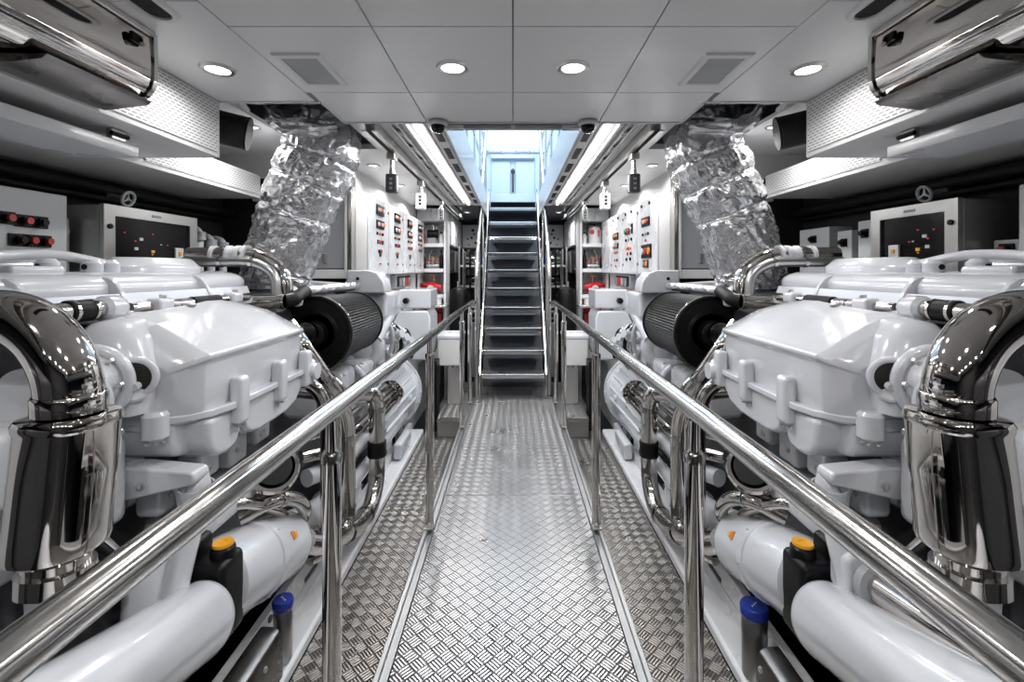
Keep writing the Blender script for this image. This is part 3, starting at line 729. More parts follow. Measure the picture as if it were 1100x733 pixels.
    # black pedestal behind the gearbox
    t = thing('cable_pedestal', 'black pedestal at the far end of the %s engine' % w, 'pedestal', (.78, 4.4, -.18))
    G().box(.72, .82, 4.42, 4.58, -.179, .48).obj('column', 'black', t, bevel=.006)
    G().box(.705, .825, 4.40, 4.59, -.1795, -.08).obj('foot', 'rubber', t, bevel=.006)
    # ---------------- consoles along the outer wall
    def knob_row(t, u, items):
        for yy, z, c, a in items:
            p = G().box(u-.006, u-.0005, yy-a, yy+a, z-.024, z+.024).obj('switch_plate', 'black', t, bevel=.002)
            n = 2 if a > .04 else 1
            for k in range(n):
                q = yy + (0 if n == 1 else (-.03 if k == 0 else .03))
                G().cyl((u-.022, q, z), (u-.006, q, z), .018, .016, seg=18).obj('knob', 'black', p)
                G().cyl((u-.032, q, z), (u-.022, q, z), .013, seg=16).obj('button', c, p)
    if SIDE < 0:
        t = thing('control_box', 'light grey control box with red and black knobs at the far left', 'control box', (1.9, 1.7, 1.25))
        G().box(1.90, 2.14, 1.2, 1.985, 1.22, 1.665).obj('body', 'grey', t, bevel=.006)
        knob_row(t, 1.90, [(1.74, 1.545, 'redk', .034), (1.805, 1.54, 'redk', .034), (1.865, 1.54, 'black', .034), (1.785, 1.465, 'black', .036), (1.855, 1.465, 'redk', .058), (1.80, 1.39, 'redk', .03)])
    else:
        t = thing('control_box', 'tall grey control box at the far right edge', 'control box', (1.9, 1.4, 1.25))
        G().box(1.90, 2.14, 1.1, 1.75, 1.22, 1.67).obj('body', 'grey', t, bevel=.006)
        G().box(1.893, 1.8995, 1.3, 1.7, 1.26, 1.63).obj('door', 'grey', t, bevel=.004)
        t = thing('switch_box', 'small grey isolator box between the grey control box and the console, right', 'switch box', (2.0, 1.86, 1.3))
        G().box(1.96, 2.1, 1.79, 1.9, 1.28, 1.47).obj('body', 'grey', t, bevel=.006)
        knob_row(t, 1.96, [(1.845, 1.43, 'redk', .03), (1.845, 1.36, 'black', .03)])
    y0, y1 = (2.10, 2.72) if SIDE < 0 else (1.93, 2.40)
    zt = 1.65
    t = thing('monitor_console', 'steel framed console with a black screen along the %s wall' % w, 'console', (1.88, (y0+y1)/2, 1.2))
    G().box(1.868, 2.10, y0, y1, 1.2, zt-.003).obj('housing', 'steel', t, bevel=.004)
    g = G()
    fr = G()
    for a, b, c, d in ((y0, y1, zt-.05, zt), (y0, y1, 1.2, 1.25), (y0, y0+.06, 1.25, zt-.05), (y1-.06, y1, 1.25, zt-.05)): fr.box(1.845, 1.866, a, b, c, d)
    fr.obj('frame', 'steel', t)
    sc_ = G().box(1.857, 1.867, y0+.06, y1-.06, 1.25, zt-.05).obj('screen', 'glass', t)
    random.seed(3)
    L = y1-y0
    for k in range(9):
        yy = y0+random.uniform(.12, L-.22); z = random.uniform(1.42, 1.55)
        G().box(1.853, 1.8568, yy-.004-.006*(k % 3 == 1), yy+.004+.006*(k % 3 == 1), z-.003, z+.003+.008*(k % 3 == 1)).obj('indicator', ('led_r', 'led_w', 'led_y', 'led_r', 'led_w')[k % 5], sc_)
    b = G().box(1.846, 1.8565, y1-.17, y1-.11, 1.41, 1.47).obj('switch_plate', 'grey', sc_, bevel=.002)
    G().box(1.841, 1.8458, y1-.15, y1-.13, 1.43, 1.45).obj('button', 'yellow', b, bevel=.002)
    G().cyl((1.838, y0+.03, zt-.1), (1.8445, y0+.03, zt-.1), .012, seg=16).obj('lock', 'black', t)
    G().box(1.842, 1.8448, (y0+y1)/2-.03, (y0+y1)/2+.03, zt-.032, zt-.02).obj('badge', 'grey2', t)
    if SIDE > 0:
        for yy, ww, zt2, u, lab in ((2.55, .09, 1.62, 1.93, 'white isolator box hanging beside the right console'), (2.74, .1, 1.58, 1.95, 'grey starter box between two boxes by the right foil duct'), (3.05, .28, 1.62, 1.97, 'grey control box with orange knobs nearest the right foil duct')):
            t = thing('switch_box', lab, 'switch box', (u, yy, 1.3))
            G().box(u, 2.12, yy-ww/2-.01, yy+ww/2+.01, 1.30 if ww > .1 else 1.40, zt2).obj('body', 'grey', t, bevel=.006)
            if ww > .2: knob_row(t, u, [(yy-.06, 1.46, 'orange', .03), (yy+.01, 1.46, 'redk', .03), (yy+.0, 1.55, 'black', .03)])
            else: knob_row(t, u, [(yy, zt2-.07, 'black', .026)])
    else:
        t = thing('cable_box', 'grey terminal box with round glands between the control box and console', 'box', (2.0, 2.03, 1.3))
        G().box(1.97, 2.1, 2.0, 2.07, 1.30, 1.58).obj('body', 'grey', t, bevel=.006)
        G().box(2.101, 2.149, 2.01, 2.06, 1.4, 1.45).obj('wall_mount', 'steel', t)
        G().cyl((1.955, 2.035, 1.52), (1.97, 2.035, 1.52), .02, seg=14).obj('gland', 'grey', t)
        t = thing('pipe_valves', 'group of small grey pipe valves right of the left console', 'valves', (1.9, 2.9, 1.3))
        for k, (yy, z) in enumerate(((2.82, 1.60), (2.93, 1.56), (3.05, 1.55))):
            o = G().tube(fillet([(1.9, yy, 1.30), (1.9, yy, z), (2.14, yy, z)], .05), .022, 14).obj('pipe', 'grey', t)
            G().cyl((1.9, yy, z-.07), (1.9, yy, z-.02), .034, seg=18).obj('union', 'grey2', o)
    # pipes and cables in the dark above the consoles
    for k, (z, u, r) in enumerate(((1.76, 2.05, .03), (1.72, 2.11, .022))):
        tag(G().tube([(u, -.5, z), (u, 3.4, z)], r, 16).obj('wall_pipe', 'rubber', None), ('thick' if k == 0 else 'thin') + ' black pipe running high along the %s outer wall' % w, 'pipe')
    t = thing('hand_wheel', 'small pale valve handwheel in the dark above the %s console' % w, 'valve', (1.95, 2.3, 1.7))
    yy = 2.30 if SIDE < 0 else 2.15
    G().torus((1.90, yy, 1.70), (1, 0, .3), .035, .007, 28, 8).obj('rim', 'grey' if SIDE < 0 else 'grey2', t)
    G().cyl((1.90, yy, 1.70), (2.0, yy, 1.72), .010, seg=12).obj('spindle', 'grey2', t)
    for a in range(3):
        q = a*2*PI/3
        G().cyl((1.90, yy, 1.70), (1.90, yy+.034*math.sin(q), 1.70+.034*math.cos(q)), .004, seg=8).obj('spoke', 'grey', t)
SIDE = 1
# ================================================================== THE TWO ENGINES
def rounded_rect(u0, u1, z0, z1, r, n=5):
    P = []
    for cu, cz, a0 in ((u1-r, z1-r, 0), (u0+r, z1-r, PI/2), (u0+r, z0+r, PI), (u1-r, z0+r, 1.5*PI)):
        for k in range(n+1):
            a = a0 + PI/2*k/n; P.append((cu+r*math.cos(a), cz+r*math.sin(a)))
    return P
def rbox(u0, u1, y0, y1, z0, z1, r, e=None):
    """box rounded along y with softened ends"""
    e = r if e is None else e; g = G(); R = []
    for k in range(5):
        a = PI/2*k/4; R.append((y0+e*(1-math.sin(a)), e*(1-math.cos(a))))
    R = R[::-1]                       # from the flat end outwards
    S = [(y0 + e*(1-math.sin(PI/2*k/5)), e*(1-math.cos(PI/2*k/5))) for k in range(6)]
    S = [(y0 + e - e*math.cos(PI/2*k/5), e - e*math.sin(PI/2*k/5)) for k in range(6)]
    rings = [[(p[0], y, p[1]) for p in rounded_rect(u0+i, u1-i, z0+i, z1-i, max(r-i, .004))] for y, i in S]
    rings += [[(p[0], y1-(y-y0), p[1]) for p in rounded_rect(u0+i, u1-i, z0+i, z1-i, max(r-i, .004))] for y, i in reversed(S)]
    return g.rings(rings)
def ringbolts(parent, c, nrm, R, n, m='steel', r=.008, a0=0, a1=2*PI, h=.008):
    x, y, z = frame_for(nrm); c = Vector(c)
    for k in range(n):
        a = a0 + (a1-a0)*k/n
        G().hexbolt(c + (x*math.cos(a)+y*math.sin(a))*R, nrm, r, h).obj('bolt', m, parent)
def clamp(parent, p, d, r, m='rail', wd=.018):
    o = G().lathe([(r*1.02, -wd/2), (r*1.13, -wd/2), (r*1.13, wd/2), (r*1.02, wd/2)], p, d, 24, caps=False).obj('clamp', m, parent)
    return o
def pipe(name, parent, pts, r, m='chrome', bend=.08, clamps=(), seg=18, cm='rail'):
    P = fillet(pts, bend, 9)
    o = G().tube(P, r, seg).obj(name, m, parent)
    for f in clamps:
        i = min(int(f*(len(P)-1)), len(P)-2); q = f*(len(P)-1)-i
        p = P[i].lerp(P[i+1], q); clamp(o, p, P[i+1]-P[i], r, cm)
    return o

def make_engine():
    w = W()
    E = thing('marine_engine', 'large white marine diesel engine with black air filter on the %s of the walkway' % w, 'engine', (1.4, 2.3, -.17), 'main engines')
    # ---------------- block
    sec = [(1.16, -.12), (1.10, .02), (1.10, .30), (1.20, .42), (1.24, .70), (1.18, .86), (1.14, 1.0), (1.18, 1.14), (1.30, 1.19), (1.85, 1.19), (1.95, .9), (1.9, -.12)]
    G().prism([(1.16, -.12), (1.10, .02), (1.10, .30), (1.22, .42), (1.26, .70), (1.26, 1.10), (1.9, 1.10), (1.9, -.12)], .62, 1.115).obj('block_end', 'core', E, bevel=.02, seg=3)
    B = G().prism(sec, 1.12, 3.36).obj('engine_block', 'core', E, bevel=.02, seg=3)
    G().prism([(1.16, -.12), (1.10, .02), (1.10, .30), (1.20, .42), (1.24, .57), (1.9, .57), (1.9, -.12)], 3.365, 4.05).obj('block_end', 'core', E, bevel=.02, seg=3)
    for k in range(9):
        y = .95+k*.36
        G().prism([(1.09, .0), (1.215, .40), (1.25, .40), (1.25, 0)], y, y+.03).obj('block_rib', 'cast', B, bevel=.006)
        if y < 3.1: G().prism([(1.17, .62), (1.21, .88), (1.26, .88), (1.26, .62)], y+.1, y+.2).obj('inspection_cover', 'white', B, bevel=.012)
    for y in (1.05, 2.3, 3.7):
        G().box(.98, 1.14, y-.09, y+.09, -.128, .06).obj('mount', 'white2', E, bevel=.015)
    # ---------------- intercooler cover: faceted white casting nearest the walkway
    def csec(y, f, g2, dz, lip):
        # f: how far the inner face sits, g2: shrink towards the ends, dz: hump of the roof
        q = max(f-.9, 0)
        return [(1.24, y, 1.165+dz*.5-lip), (max(1.20, f+.20), y, 1.205+dz-lip), (max(1.13, f+.18), y, 1.222+dz-lip), (f+.15, y, 1.192+dz*.6-lip*.8-q*.3), (f+.022, y, 1.112-lip), (f-.004, y, 1.100-lip), (f-.006, y, 1.088-lip),
                (f+.010, y, 1.074-lip), (f+.012, y, 1.0), (f+.016, y, .935), (f+.03, y, .90), (1.05, y, .885), (1.235, y, .90)]
    R = [csec(1.322, 1.02, 0, -.005, .045), csec(1.334, .985, 0, 0, .030), csec(1.356, .93, 0, 0, .012), csec(1.385, .905, 0, 0, .002)]
    for y, dz in ((1.5, .002), (1.62, .006), (1.72, .014), (1.80, .012), (1.90, -.004)): R.append(csec(y, .898, 0, dz, 0))
    R += [csec(1.99, .90, 0, -.02, .0), csec(2.015, .91, 0, -.03, .006), csec(2.03, .94, 0, -.045, .02)]
    C = G().rings(R).obj('intercooler_cover', 'white', E, bevel=.007, ang=30, seg=3)
    # bolted flange band
    fl = [(1.26, 1.318), (1.02, 1.318), (.955, 1.345), (.905, 1.40), (.885, 1.48), (.885, 1.97), (.90, 2.03), (1.0, 2.05), (1.26, 2.05)]
    G().rings([[(u, y, .905) for u, y in fl], [(u, y, .928) for u, y in fl]]).obj('flange', 'white', C, bevel=.006)
    # lower bowls
    L1 = G().prism([(1.385, .906), (1.385, .86), (1.392, .82), (1.41, .79), (1.44, .772), (1.48, .766), (1.52, .772), (1.545, .79), (1.555, .82), (1.56, .86), (1.56, .906)], .905, 1.26, 'u').obj('lower_bowl', 'white', E, bevel=.022, seg=4)
    G().prism([(1.33, .906), (1.33, .85), (1.36, .80), (1.42, .79), (1.42, .906)], .975, 1.25, 'u').obj('lower_bowl', 'white', E, bevel=.02, seg=3)
    L2 = G().prism([(1.565, .906), (1.565, .84), (1.58, .805), (1.61, .785), (1.66, .776), (1.86, .78), (1.94, .80), (1.99, .84), (2.015, .88), (2.02, .906)], .902, 1.26, 'u').obj('lower_bowl', 'white', E, bevel=.022, seg=4)
    for y in (1.52, 1.78, 2.0):          # upright lugs clamping the flange
        o = rbox(.870, .915, y-.026, y+.026, .85, 1.005, .016, .012).obj('mounting_lug', 'white', C, ang=50)
        G().hexbolt((.892, y-.018, .845), (0, 0, -1), .009).obj('bolt', 'steel', o); G().hexbolt((.892, y+.018, .845), (0, 0, -1), .009).obj('bolt', 'steel', o)
    o = G().lathe([(.024, 0), (.034, .008), (.034, .07), (.026, .08)], (1.01, 1.315, .87), (0, 0, 1), 24).obj('corner_boss', 'white', C)
    ringbolts(o, (1.005, 1.305, .87), (0, 0, -1), .02, 5, r=.006)
    o = G().lathe([(.026, 0), (.036, .006), (.036, .05), (.03, .056)], (1.06, 1.305, 1.01), (-.5, -.6, .25), 24).obj('corner_boss', 'white', C)
    o = G().box(.872, .91, 1.99, 2.07, .86, .955).obj('end_lug', 'white', C, bevel=.014, seg=3)
    G().cyl((.85, 2.03, .91), (.873, 2.03, .91), .035, seg=22).obj('end_cap', 'white', o)
    G().lathe([(.016, 0), (.016, .006), (.008, .010)], (1.12, 1.62, 1.226), (-.2, 0, 1), 6).obj('plug', 'steel', C)
    # arched inlet flange at the near end of the cover
    HS = []
    for y, zt, zi, du in ((1.40, 1.215, 1.07, .006), (1.345, 1.210, 1.07, .005), (1.305, 1.203, 1.08, .004), (1.283, 1.18, 1.062, .010), (1.268, 1.148, 1.045, .018), (1.262, 1.11, 1.03, .028)):
        HS.append([(1.02+du, y, .95), (1.005+du, y, zi-.012), (1.012+du, y, zi), (1.05, y, (zi+zt)/2+.012), (1.09, y, zt-.012), (1.13, y, zt), (1.18, y, zt-.004), (1.215-du, y, zt-.022), (1.235-du, y, zt-.06), (1.24-du, y, .95)])
    Hd = G().rings(HS).obj('inlet_hood', 'white', C, ang=50)
    A = G().torus((1.115, 1.235, 1.05), (.15, 1, 0), .088, .015, 40, 12).obj('inlet_ring', 'white', E)
    G().torus((1.035, 1.268, 1.055), (.55, 1, 0), .05, .010, 36, 10).obj('inlet_lip', 'white', A)
    G().lathe([(.046, 0), (.044, .006), (.001, .007)], (1.035, 1.268, 1.055), (-.55, -1, 0), 30).obj('inlet_shade_disc', 'dark', A)  # solid dark disc stands in for the shaded hollow
    for q in (-.02, .012): G().cyl((1.04+q, 1.262, 1.045+q*.5), (1.03+q*.8, 1.243, 1.045+q*.5), .012, .010, seg=12).obj('inlet_bolt', 'cast', A)
    G().cyl((1.115, 1.06, 1.05), (1.115, 1.25, 1.05), .074, .078, seg=36).obj('inlet_duct', 'cast', E)
    ringbolts(A, (1.115, 1.222, 1.05), (0, -1, 0), .088, 8, 'steel', .008, 0, 2*PI)
    # ---------------- castings below the cover
    o = G().loft if False else None
    br = G().prism([(1.25, .68), (1.06, .71), (.89, .75), (.882, .765), (.89, .785), (1.05, .80), (1.25, .80)], 1.29, 1.36).obj('support_arm', 'cast', E, bevel=.014, seg=3)
    for u, z in ((1.03, .75), (1.10, .74)): G().hexbolt((u, 1.29, z), (0, -1, 0), .012).obj('bolt', 'steel', br)
    rbox(1.06, 1.28, 1.10, 1.285, .66, .90, .03, .02).obj('pump_housing', 'cast', E)
    for k in range(6):      # hoses bunched behind the strut
        y = 1.40+.03*k; u = .985+.012*(k % 3)
        G().tube(catmull([(u+.09, y, .72-.01*k), (u, y-.03, .70-.02*k), (u-.02, y-.05, .60-.01*k), (u+.03, y-.05, .50), (u+.10, y-.02, .46)], 6), .012+.002*(k % 2), 12).obj('small_hose', ('white', 'rubber', 'cast')[k % 3], E)
    for k in range(4):
        o = rbox(1.03, 1.11, 1.36+.17*k, 1.47+.17*k, .62+.02*(k % 2), .74, .02, .015).obj('injector_cover', 'cast', E)
        G().hexbolt((1.03, 1.40+.17*k, .68), (-1, 0, 0), .012).obj('bolt', 'steel', o)
    st = G().tube([(.897, 1.355, .765), (.905, 1.345, .74), (.91, 1.34, .70), (.93, 1.29, .50), (.945, 1.26, .34)], [.012, .03, .034, .034, .034], 18).obj('strut', 'white', E)
    clamp(st, (.91, 1.34, .715), (0, .1, -1), .04, 'white', .03)
    G().tube([(1.0, 1.28, .58), (1.0, 1.26, .30)], .055, 20).obj('coolant_leg', 'white', E)
    random.seed(11 if SIDE < 0 else 12)
    for k in range(9):      # small hoses looping in the gap under the arm
        y = 1.02+.028*k; u = 1.05+.02*(k % 3)
        G().tube(catmull([(u+.1, y, .72), (u-.02, y+.02, .66-.01*k), (u+.0, y+.05, .56), (u+.12, y+.03, .50-.015*k)], 6), .011, 10).obj('small_hose', 'cast' if k % 3 else 'rubber', E)
    # ---------------- long white cover of the upper bank
    def vsec(y, s, t):
        P = []
        for k in range(28):
            a = 2*PI*k/28; c, q = math.cos(a), math.sin(a)
            P.append((1.472 + .155*s*math.copysign(abs(c)**.8, c), y, 1.277 + t*.068*math.copysign(abs(q)**.75, q)))
        return P
    V = G().rings([vsec(1.10, .75, .7), vsec(1.115, .93, .9), vsec(1.15, 1, 1), vsec(1.5, 1, 1), vsec(2.26, 1, 1), vsec(2.30, .95, .95), vsec(2.325, .85, .85), vsec(2.332, .7, .65)]).obj('manifold_cover', 'white', E, ang=45)
    G().prism([(1.272, 1.24), (1.285, 1.272), (1.30, 1.26), (1.30, 1.235)], 1.16, 2.25).obj('seam', 'white', V)
    G().box(1.26, 1.40, 1.12, 2.28, 1.188, 1.215).obj('deck', 'white', V, bevel=.006)
    for y in (1.22, 1.52, 1.95):        # curved fins along its inner side
        P = [(1.37, 1.20), (1.37, 1.31), (1.345, 1.326), (1.328, 1.326), (1.306, 1.312), (1.285, 1.285), (1.27, 1.25), (1.26, 1.20)]
        G().prism(P, y, y+.018).obj('fin', 'white', V, bevel=.005, seg=3)
    for y in (1.30, 1.62, 2.05):
        o = rbox(1.225, 1.30, y, y+.07, 1.20, 1.25, .015, .01).obj('clamp_foot', 'white', V)
        G().hexbolt((1.245, y+.035, 1.25), (0, 0, 1), .012, .012).obj('bolt', 'steel', o)
    D = G().rings([[(1.53+.13*q*math.cos(a), 1.98+.24*q*math.sin(a), z) for a in [2*PI*k/32 for k in range(32)]] for q, z in ((1, 1.335), (1, 1.362), (.93, 1.372), (.80, 1.395), (.74, 1.40))]).obj('breather_lid', 'white', E, ang=50)
    ringbolts(D, (1.53, 1.98, 1.366), (0, 0, 1), .118, 6, 'steel', .007)
    O = rbox(1.60, 1.86, .55, 1.62, 1.19, 1.392, .05, .03).obj('outer_bank_cover', 'white', E)
    G().tube(catmull([(1.52, 1.15, 1.36), (1.54, 1.30, 1.375), (1.58, 1.45, 1.395), (1.56, 1.60, 1.40), (1.50, 1.72, 1.37)], 8), [.016]*33 if False else .017, 14).obj('breather_pipe', 'white', E)
    for y in (1.50, 1.66, 1.73):
        o = G().lathe([(.03, 0), (.032, .01), (.032, .035), (.02, .048)], (1.50, y, 1.338), (0, 0, 1), 22).obj('filler_cap', 'white', E)
        G().cyl((1.50, y-.034, 1.36), (1.50, y-.030, 1.36), .010, seg=12).obj('plug', 'black', o)
    rbox(1.40, 1.52, 1.30, 1.46, 1.33, 1.362, .012, .01).obj('vent_block', 'white', E)
    # thermostat elbows near the end of the upper cover
    for y in (1.10, 1.16):
        G().cyl((1.245, y, 1.28), (1.29, y, 1.29), .022, seg=18).obj('port', 'white', E)
        G().cyl((1.238, y, 1.279), (1.246, y, 1.28), .014, seg=14).obj('port_plug', 'black', E)
    # ---------------- pipes between the upper cover and the intercooler
    o = pipe('coolant_pipe', E, [(1.215, 1.12, 1.235), (1.215, 1.36, 1.235), (1.235, 1.44, 1.235), (1.30, 1.50, 1.23)], .026, 'rail', .05)
    G().cyl((1.215, 1.265, 1.235), (1.215, 1.345, 1.235), .0305, seg=22).obj('rubber_sleeve', 'rubber', o)
    for y in (1.275, 1.335): clamp(o, (1.215, y, 1.235), (0, 1, 0), .029, 'chrome', .01)
    G().lathe([(.026, 0), (.038, .01), (.038, .05), (.03, .07)], (1.215, 1.37, 1.235), (0, 1, 0), 24).obj('white_coupling', 'white', o)
    o = pipe('fuel_pipe', E, [(1.275, 1.55, 1.222), (1.255, 1.70, 1.222), (1.255, 2.2, 1.222)], .018, 'chrome', .05, (.45, .6, .9))
    G().cyl((1.255, 1.82, 1.222), (1.255, 1.98, 1.222), .023, seg=18).obj('rubber_sleeve', 'rubber', o)
    # ---------------- paired steel elbows over the end of the upper cover
    for u_in, y, r, dz in ((1.19, 2.385, .038, 0), (1.21, 2.345, .022, -.035)):
        o = pipe('steel_elbow', E, [(1.66, y, 1.425+dz), (1.30, y, 1.425+dz), (u_in-.02, y-.01, 1.33), (u_in-.03, y-.02, 1.215)], r+.003, 'chrome' if r > .03 else 'alu', .16, (.03, .22), 22)
    G().lathe([(.044, 0), (.05, .005), (.05, .02), (.046, .025), (.046, .045), (.05, .05), (.05, .065), (.044, .07)], (1.46, 2.385, 1.425), (-1, 0, 0), 28).obj('white_coupling', 'white', E)
    o = G().cyl((1.355, 2.385, 1.425), (1.37, 2.385, 1.425), .052, seg=26).obj('coupling_flange', 'white', E)
    G().cyl((1.52, 2.385, 1.425), (1.535, 2.385, 1.425), .050, seg=26).obj('coupling_flange', 'white', E)
    # ---------------- chrome cross pipe with black hose to the air filter
    o = pipe('cross_pipe', E, [(1.34, 2.27, 1.19), (1.12, 2.29, 1.195)], .034, 'chrome', .05, (.25, .9))
    G().tube(fillet([(1.115, 2.29, 1.195), (1.085, 2.31, 1.20), (1.09, 2.38, 1.222), (1.10, 2.47, 1.236)], .05), .031, 20).obj('black_hose', 'rubber', o)
    G().tube(fillet([(1.10, 2.475, 1.237), (1.085, 2.8, 1.239), (1.05, 3.13, 1.239)], .08), .028, 18).obj('foil_hose', 'foil', o)
    # ---------------- air filter
    u, z, r = 1.05, 1.012, .192
    Fm = []
    n = 150
    for y, q in ((2.475, 1.0), (2.70, .995), (3.06, .985)):
        Fm.append([(u+(r-(.0 if k % 2 else .0075))*q*math.cos(2*PI*k/n), y, z+(r-(.0 if k % 2 else .0075))*q*math.sin(2*PI*k/n)) for k in range(n)])
    FL = G().rings(Fm).obj('air_filter', 'mesh', E, ang=20)
    fc = G().lathe([(.20, .02), (.203, .012), (.20, 0), (.187, -.002), (.18, .010), (.125, .012), (.118, .004), (.105, .004), (.098, .02), (.07, .024), (.062, -.02), (.03, -.03)], (u, 2.455, z), (0, 1, 0), 64).obj('end_cap', 'black', FL)
    G().torus((u, 2.474, z), (0, 1, 0), .1985, .0035, 64, 8).obj('rim_band', 'rail', FL)
    G().lathe([(.192, 0), (.194, .015), (.185, .022), (.10, .026), (.001, .026)], (u, 3.062, z), (0, 1, 0), 64).obj('end_cap', 'black', FL)
    G().cyl((u+.012, 2.10, z+.03), (u+.005, 2.43, z+.01), .05, .048, seg=22).obj('inlet_stub', 'black', E)
    G().lathe([(.05, 0), (.058, .004), (.058, .05), (.05, .054)], (u+.012, 2.17, z+.028), (0, 1, -.05), 26).obj('inlet_ring', 'white', E)
    clamp(FL, (u+.007, 2.38, z+.013), (0, 1, 0), .0495, 'chrome', .02)
    G().torus((u, 2.455, z), (0, 1, 0), .112, .004, 48, 8).obj('inner_band', 'black', FL)
    # ---------------- polished pipes at the near post
    pipe('diagonal_pipe', E, [(1.02, 2.12, 1.10), (.95, 2.09, 1.02), (.845, 2.17, .80), (.825, 2.28, .66), (.822, 2.32, .55), (.822, 2.32, .10), (.83, 2.24, .05), (.92, 2.1, .05)], .036, 'chrome', .09, (.22, .62))
    pipe('drop_pipe', E, [(.97, 2.02, .90), (.855, 2.06, .82), (.83, 2.08, .70), (.83, 2.08, .20), (.90, 2.04, .12), (1.1, 2.03, .12)], .030, 'chrome', .08, (.3, .66))
    pipe('drop_pipe', E, [(1.0, 2.16, .78), (.88, 2.18, .76), (.835, 2.2, .66), (.835, 2.2, .16), (.95, 2.2, .10)], .024, 'chrome', .07, (.25, .7))
    o = pipe('banded_pipe', E, [(1.06, 2.62, .585), (.93, 2.72, .625), (.835, 2.82, .60), (.83, 2.84, .50), (.83, 2.84, .06), (.832, 2.72, -.045), (.835, 2.45, -.02), (.838, 2.22, .08), (.84, 2.03, .155), (.862, 1.93, .225)], .048, 'chrome', .12, (.16, .62, .74), 24)
    G().cyl((.83, 2.84, .215), (.83, 2.84, .305), .056, seg=26).obj('black_band', 'rubber', o)
    for zz in (.225, .295): G().torus((.83, 2.84, zz), (0, 0, 1), .056, .003, 28, 6).obj('band_clip', 'black', o)
    clamp(o, (.83, 2.84, .50), (0, 0, 1), .049, 'rail', .03)
    # ---------------- coupling ring and S pipe
    K = G().lathe([(.078, .05), (.088, .03), (.094, 0), (.086, -.012), (.074, -.010), (.068, .02), (.066, .05)], (.905, 1.76, .60), (.45, .55, -.45), 44, caps=False).obj('coupling_ring', 'chrome', E)
    G().tube(fillet([(.90, 1.755, .606), (.99, 1.86, .51), (1.15, 1.9, .48)], .08), .064, 24).obj('black_hose', 'rubber', K)
    G().torus((.93, 1.79, .575), (.45, .55, -.45), .086, .010, 40, 10).obj('ring_clamp', 'rail', K)
    pipe('curved_pipe', E, [(.98, 1.66, .46), (.90, 1.74, .49), (.86, 1.84, .45), (.85, 1.92, .36), (.90, 1.96, .28)], .027, 'chrome', .08, (.3,))
    pipe('curved_pipe', E, [(1.02, 1.58, .52), (.95, 1.62, .54), (.905, 1.78, .44), (.92, 1.9, .33)], .020, 'chrome', .08)
    # ---------------- white starter motor and its flange
    d = Vector((-.03, .60, -.16)).normalized(); a = Vector((.955, 1.44, .36))
    S = G().lathe([(.02, -.01), (.10, 0), (.128, .02), (.132, .06), (.132, .22), (.137, .225), (.137, .255), (.128, .26), (.126, .44), (.118, .47), (.09, .50), (.06, .51)], a, d, 44).obj('starter_motor', 'white', E)
    f = a + d*.515
    G().lathe([(.05, 0), (.082, .004), (.082, .022), (.064, .028), (.056, .05)], a+d*.495, d, 32).obj('end_flange', 'white', S)
    ringbolts(S, a+d*.25, (-d), .131, 7, 'steel', .008)
    G().lathe([(.062, 0), (.062, .05)], f+d*.0, d, 28, caps=False).obj('black_seal', 'rubber', S)
    for k, c in enumerate(('orange', 'yellow')):      # small warning label on the casing
        q = a + d*(.32+.02*k)
        x, y_, _ = frame_for(d)
        v = (Vector((-.80, -.1, .55)) - d*Vector((-.80, -.1, .55)).dot(d)).normalized()
        G().box(-.009, .009, -.012, .012, 0, .0015)
        p = q + v*.128
        s1 = d*.008; s2 = v.cross(d).normalized()*(.016 if k == 0 else .010)
        G().faces([p-s1-s2, p+s1-s2, p+s1+s2, p-s1+s2, p-s1-s2+v*.002, p+s1-s2+v*.002, p+s1+s2+v*.002, p-s1+s2+v*.002], [(0,1,2,3), (4,5,6,7), (0,1,5,4), (1,2,6,5), (2,3,7,6), (3,0,4,7)]).obj('label', c, S)
    rbox(.95, 1.12, 1.40, 1.80, .50, .60, .03, .02).obj('solenoid', 'cast', E)
    for y in (1.46, 1.6, 1.74): G().hexbolt((.985, y, .60), (0, 0, 1), .012).obj('bolt', 'steel', E)
    # ---------------- near lower group: oil cooler cylinder, black filter with yellow cap
    d = Vector((-.012, -.70, .21)).normalized(); a = Vector((.87, 1.30, .375))
    X = G().lathe([(.03, -.012), (.085, -.006), (.098, .012), (.10, .03), (.10, .95)], a, d, 48).obj('oil_cooler', 'white', E)
    Bk = rbox(.838, 1.02, 1.345, 1.46, .25, .49, .022, .02).obj('oil_filter', 'black', E)
    G().lathe([(.040, -.05), (.034, .02), (.028, .026)], (.878, 1.41, .49), (0, 0, 1), 28).obj('filler_neck', 'black', Bk)
    G().lathe([(.028, .0265), (.0295, .029), (.028, .036), (.012, .036), (.010, .033), (.001, .033)], (.878, 1.41, .49), (0, 0, 1), 28).obj('yellow_cap', 'yellow', Bk)
    rbox(.93, 1.03, 1.37, 1.45, .47, .545, .02, .012).obj('filter_head', 'black', Bk)
    pipe('drain_line', E, [(.95, 1.0, .24), (.945, 1.4, .20), (.935, 1.75, .14), (.94, 2.0, .13)], .014, 'white', .1)
    pipe('drain_line', E, [(1.0, .9, .22), (.985, 1.4, .16), (.98, 1.8, .10), (.98, 2.1, .09)], .018, 'rubber', .1)
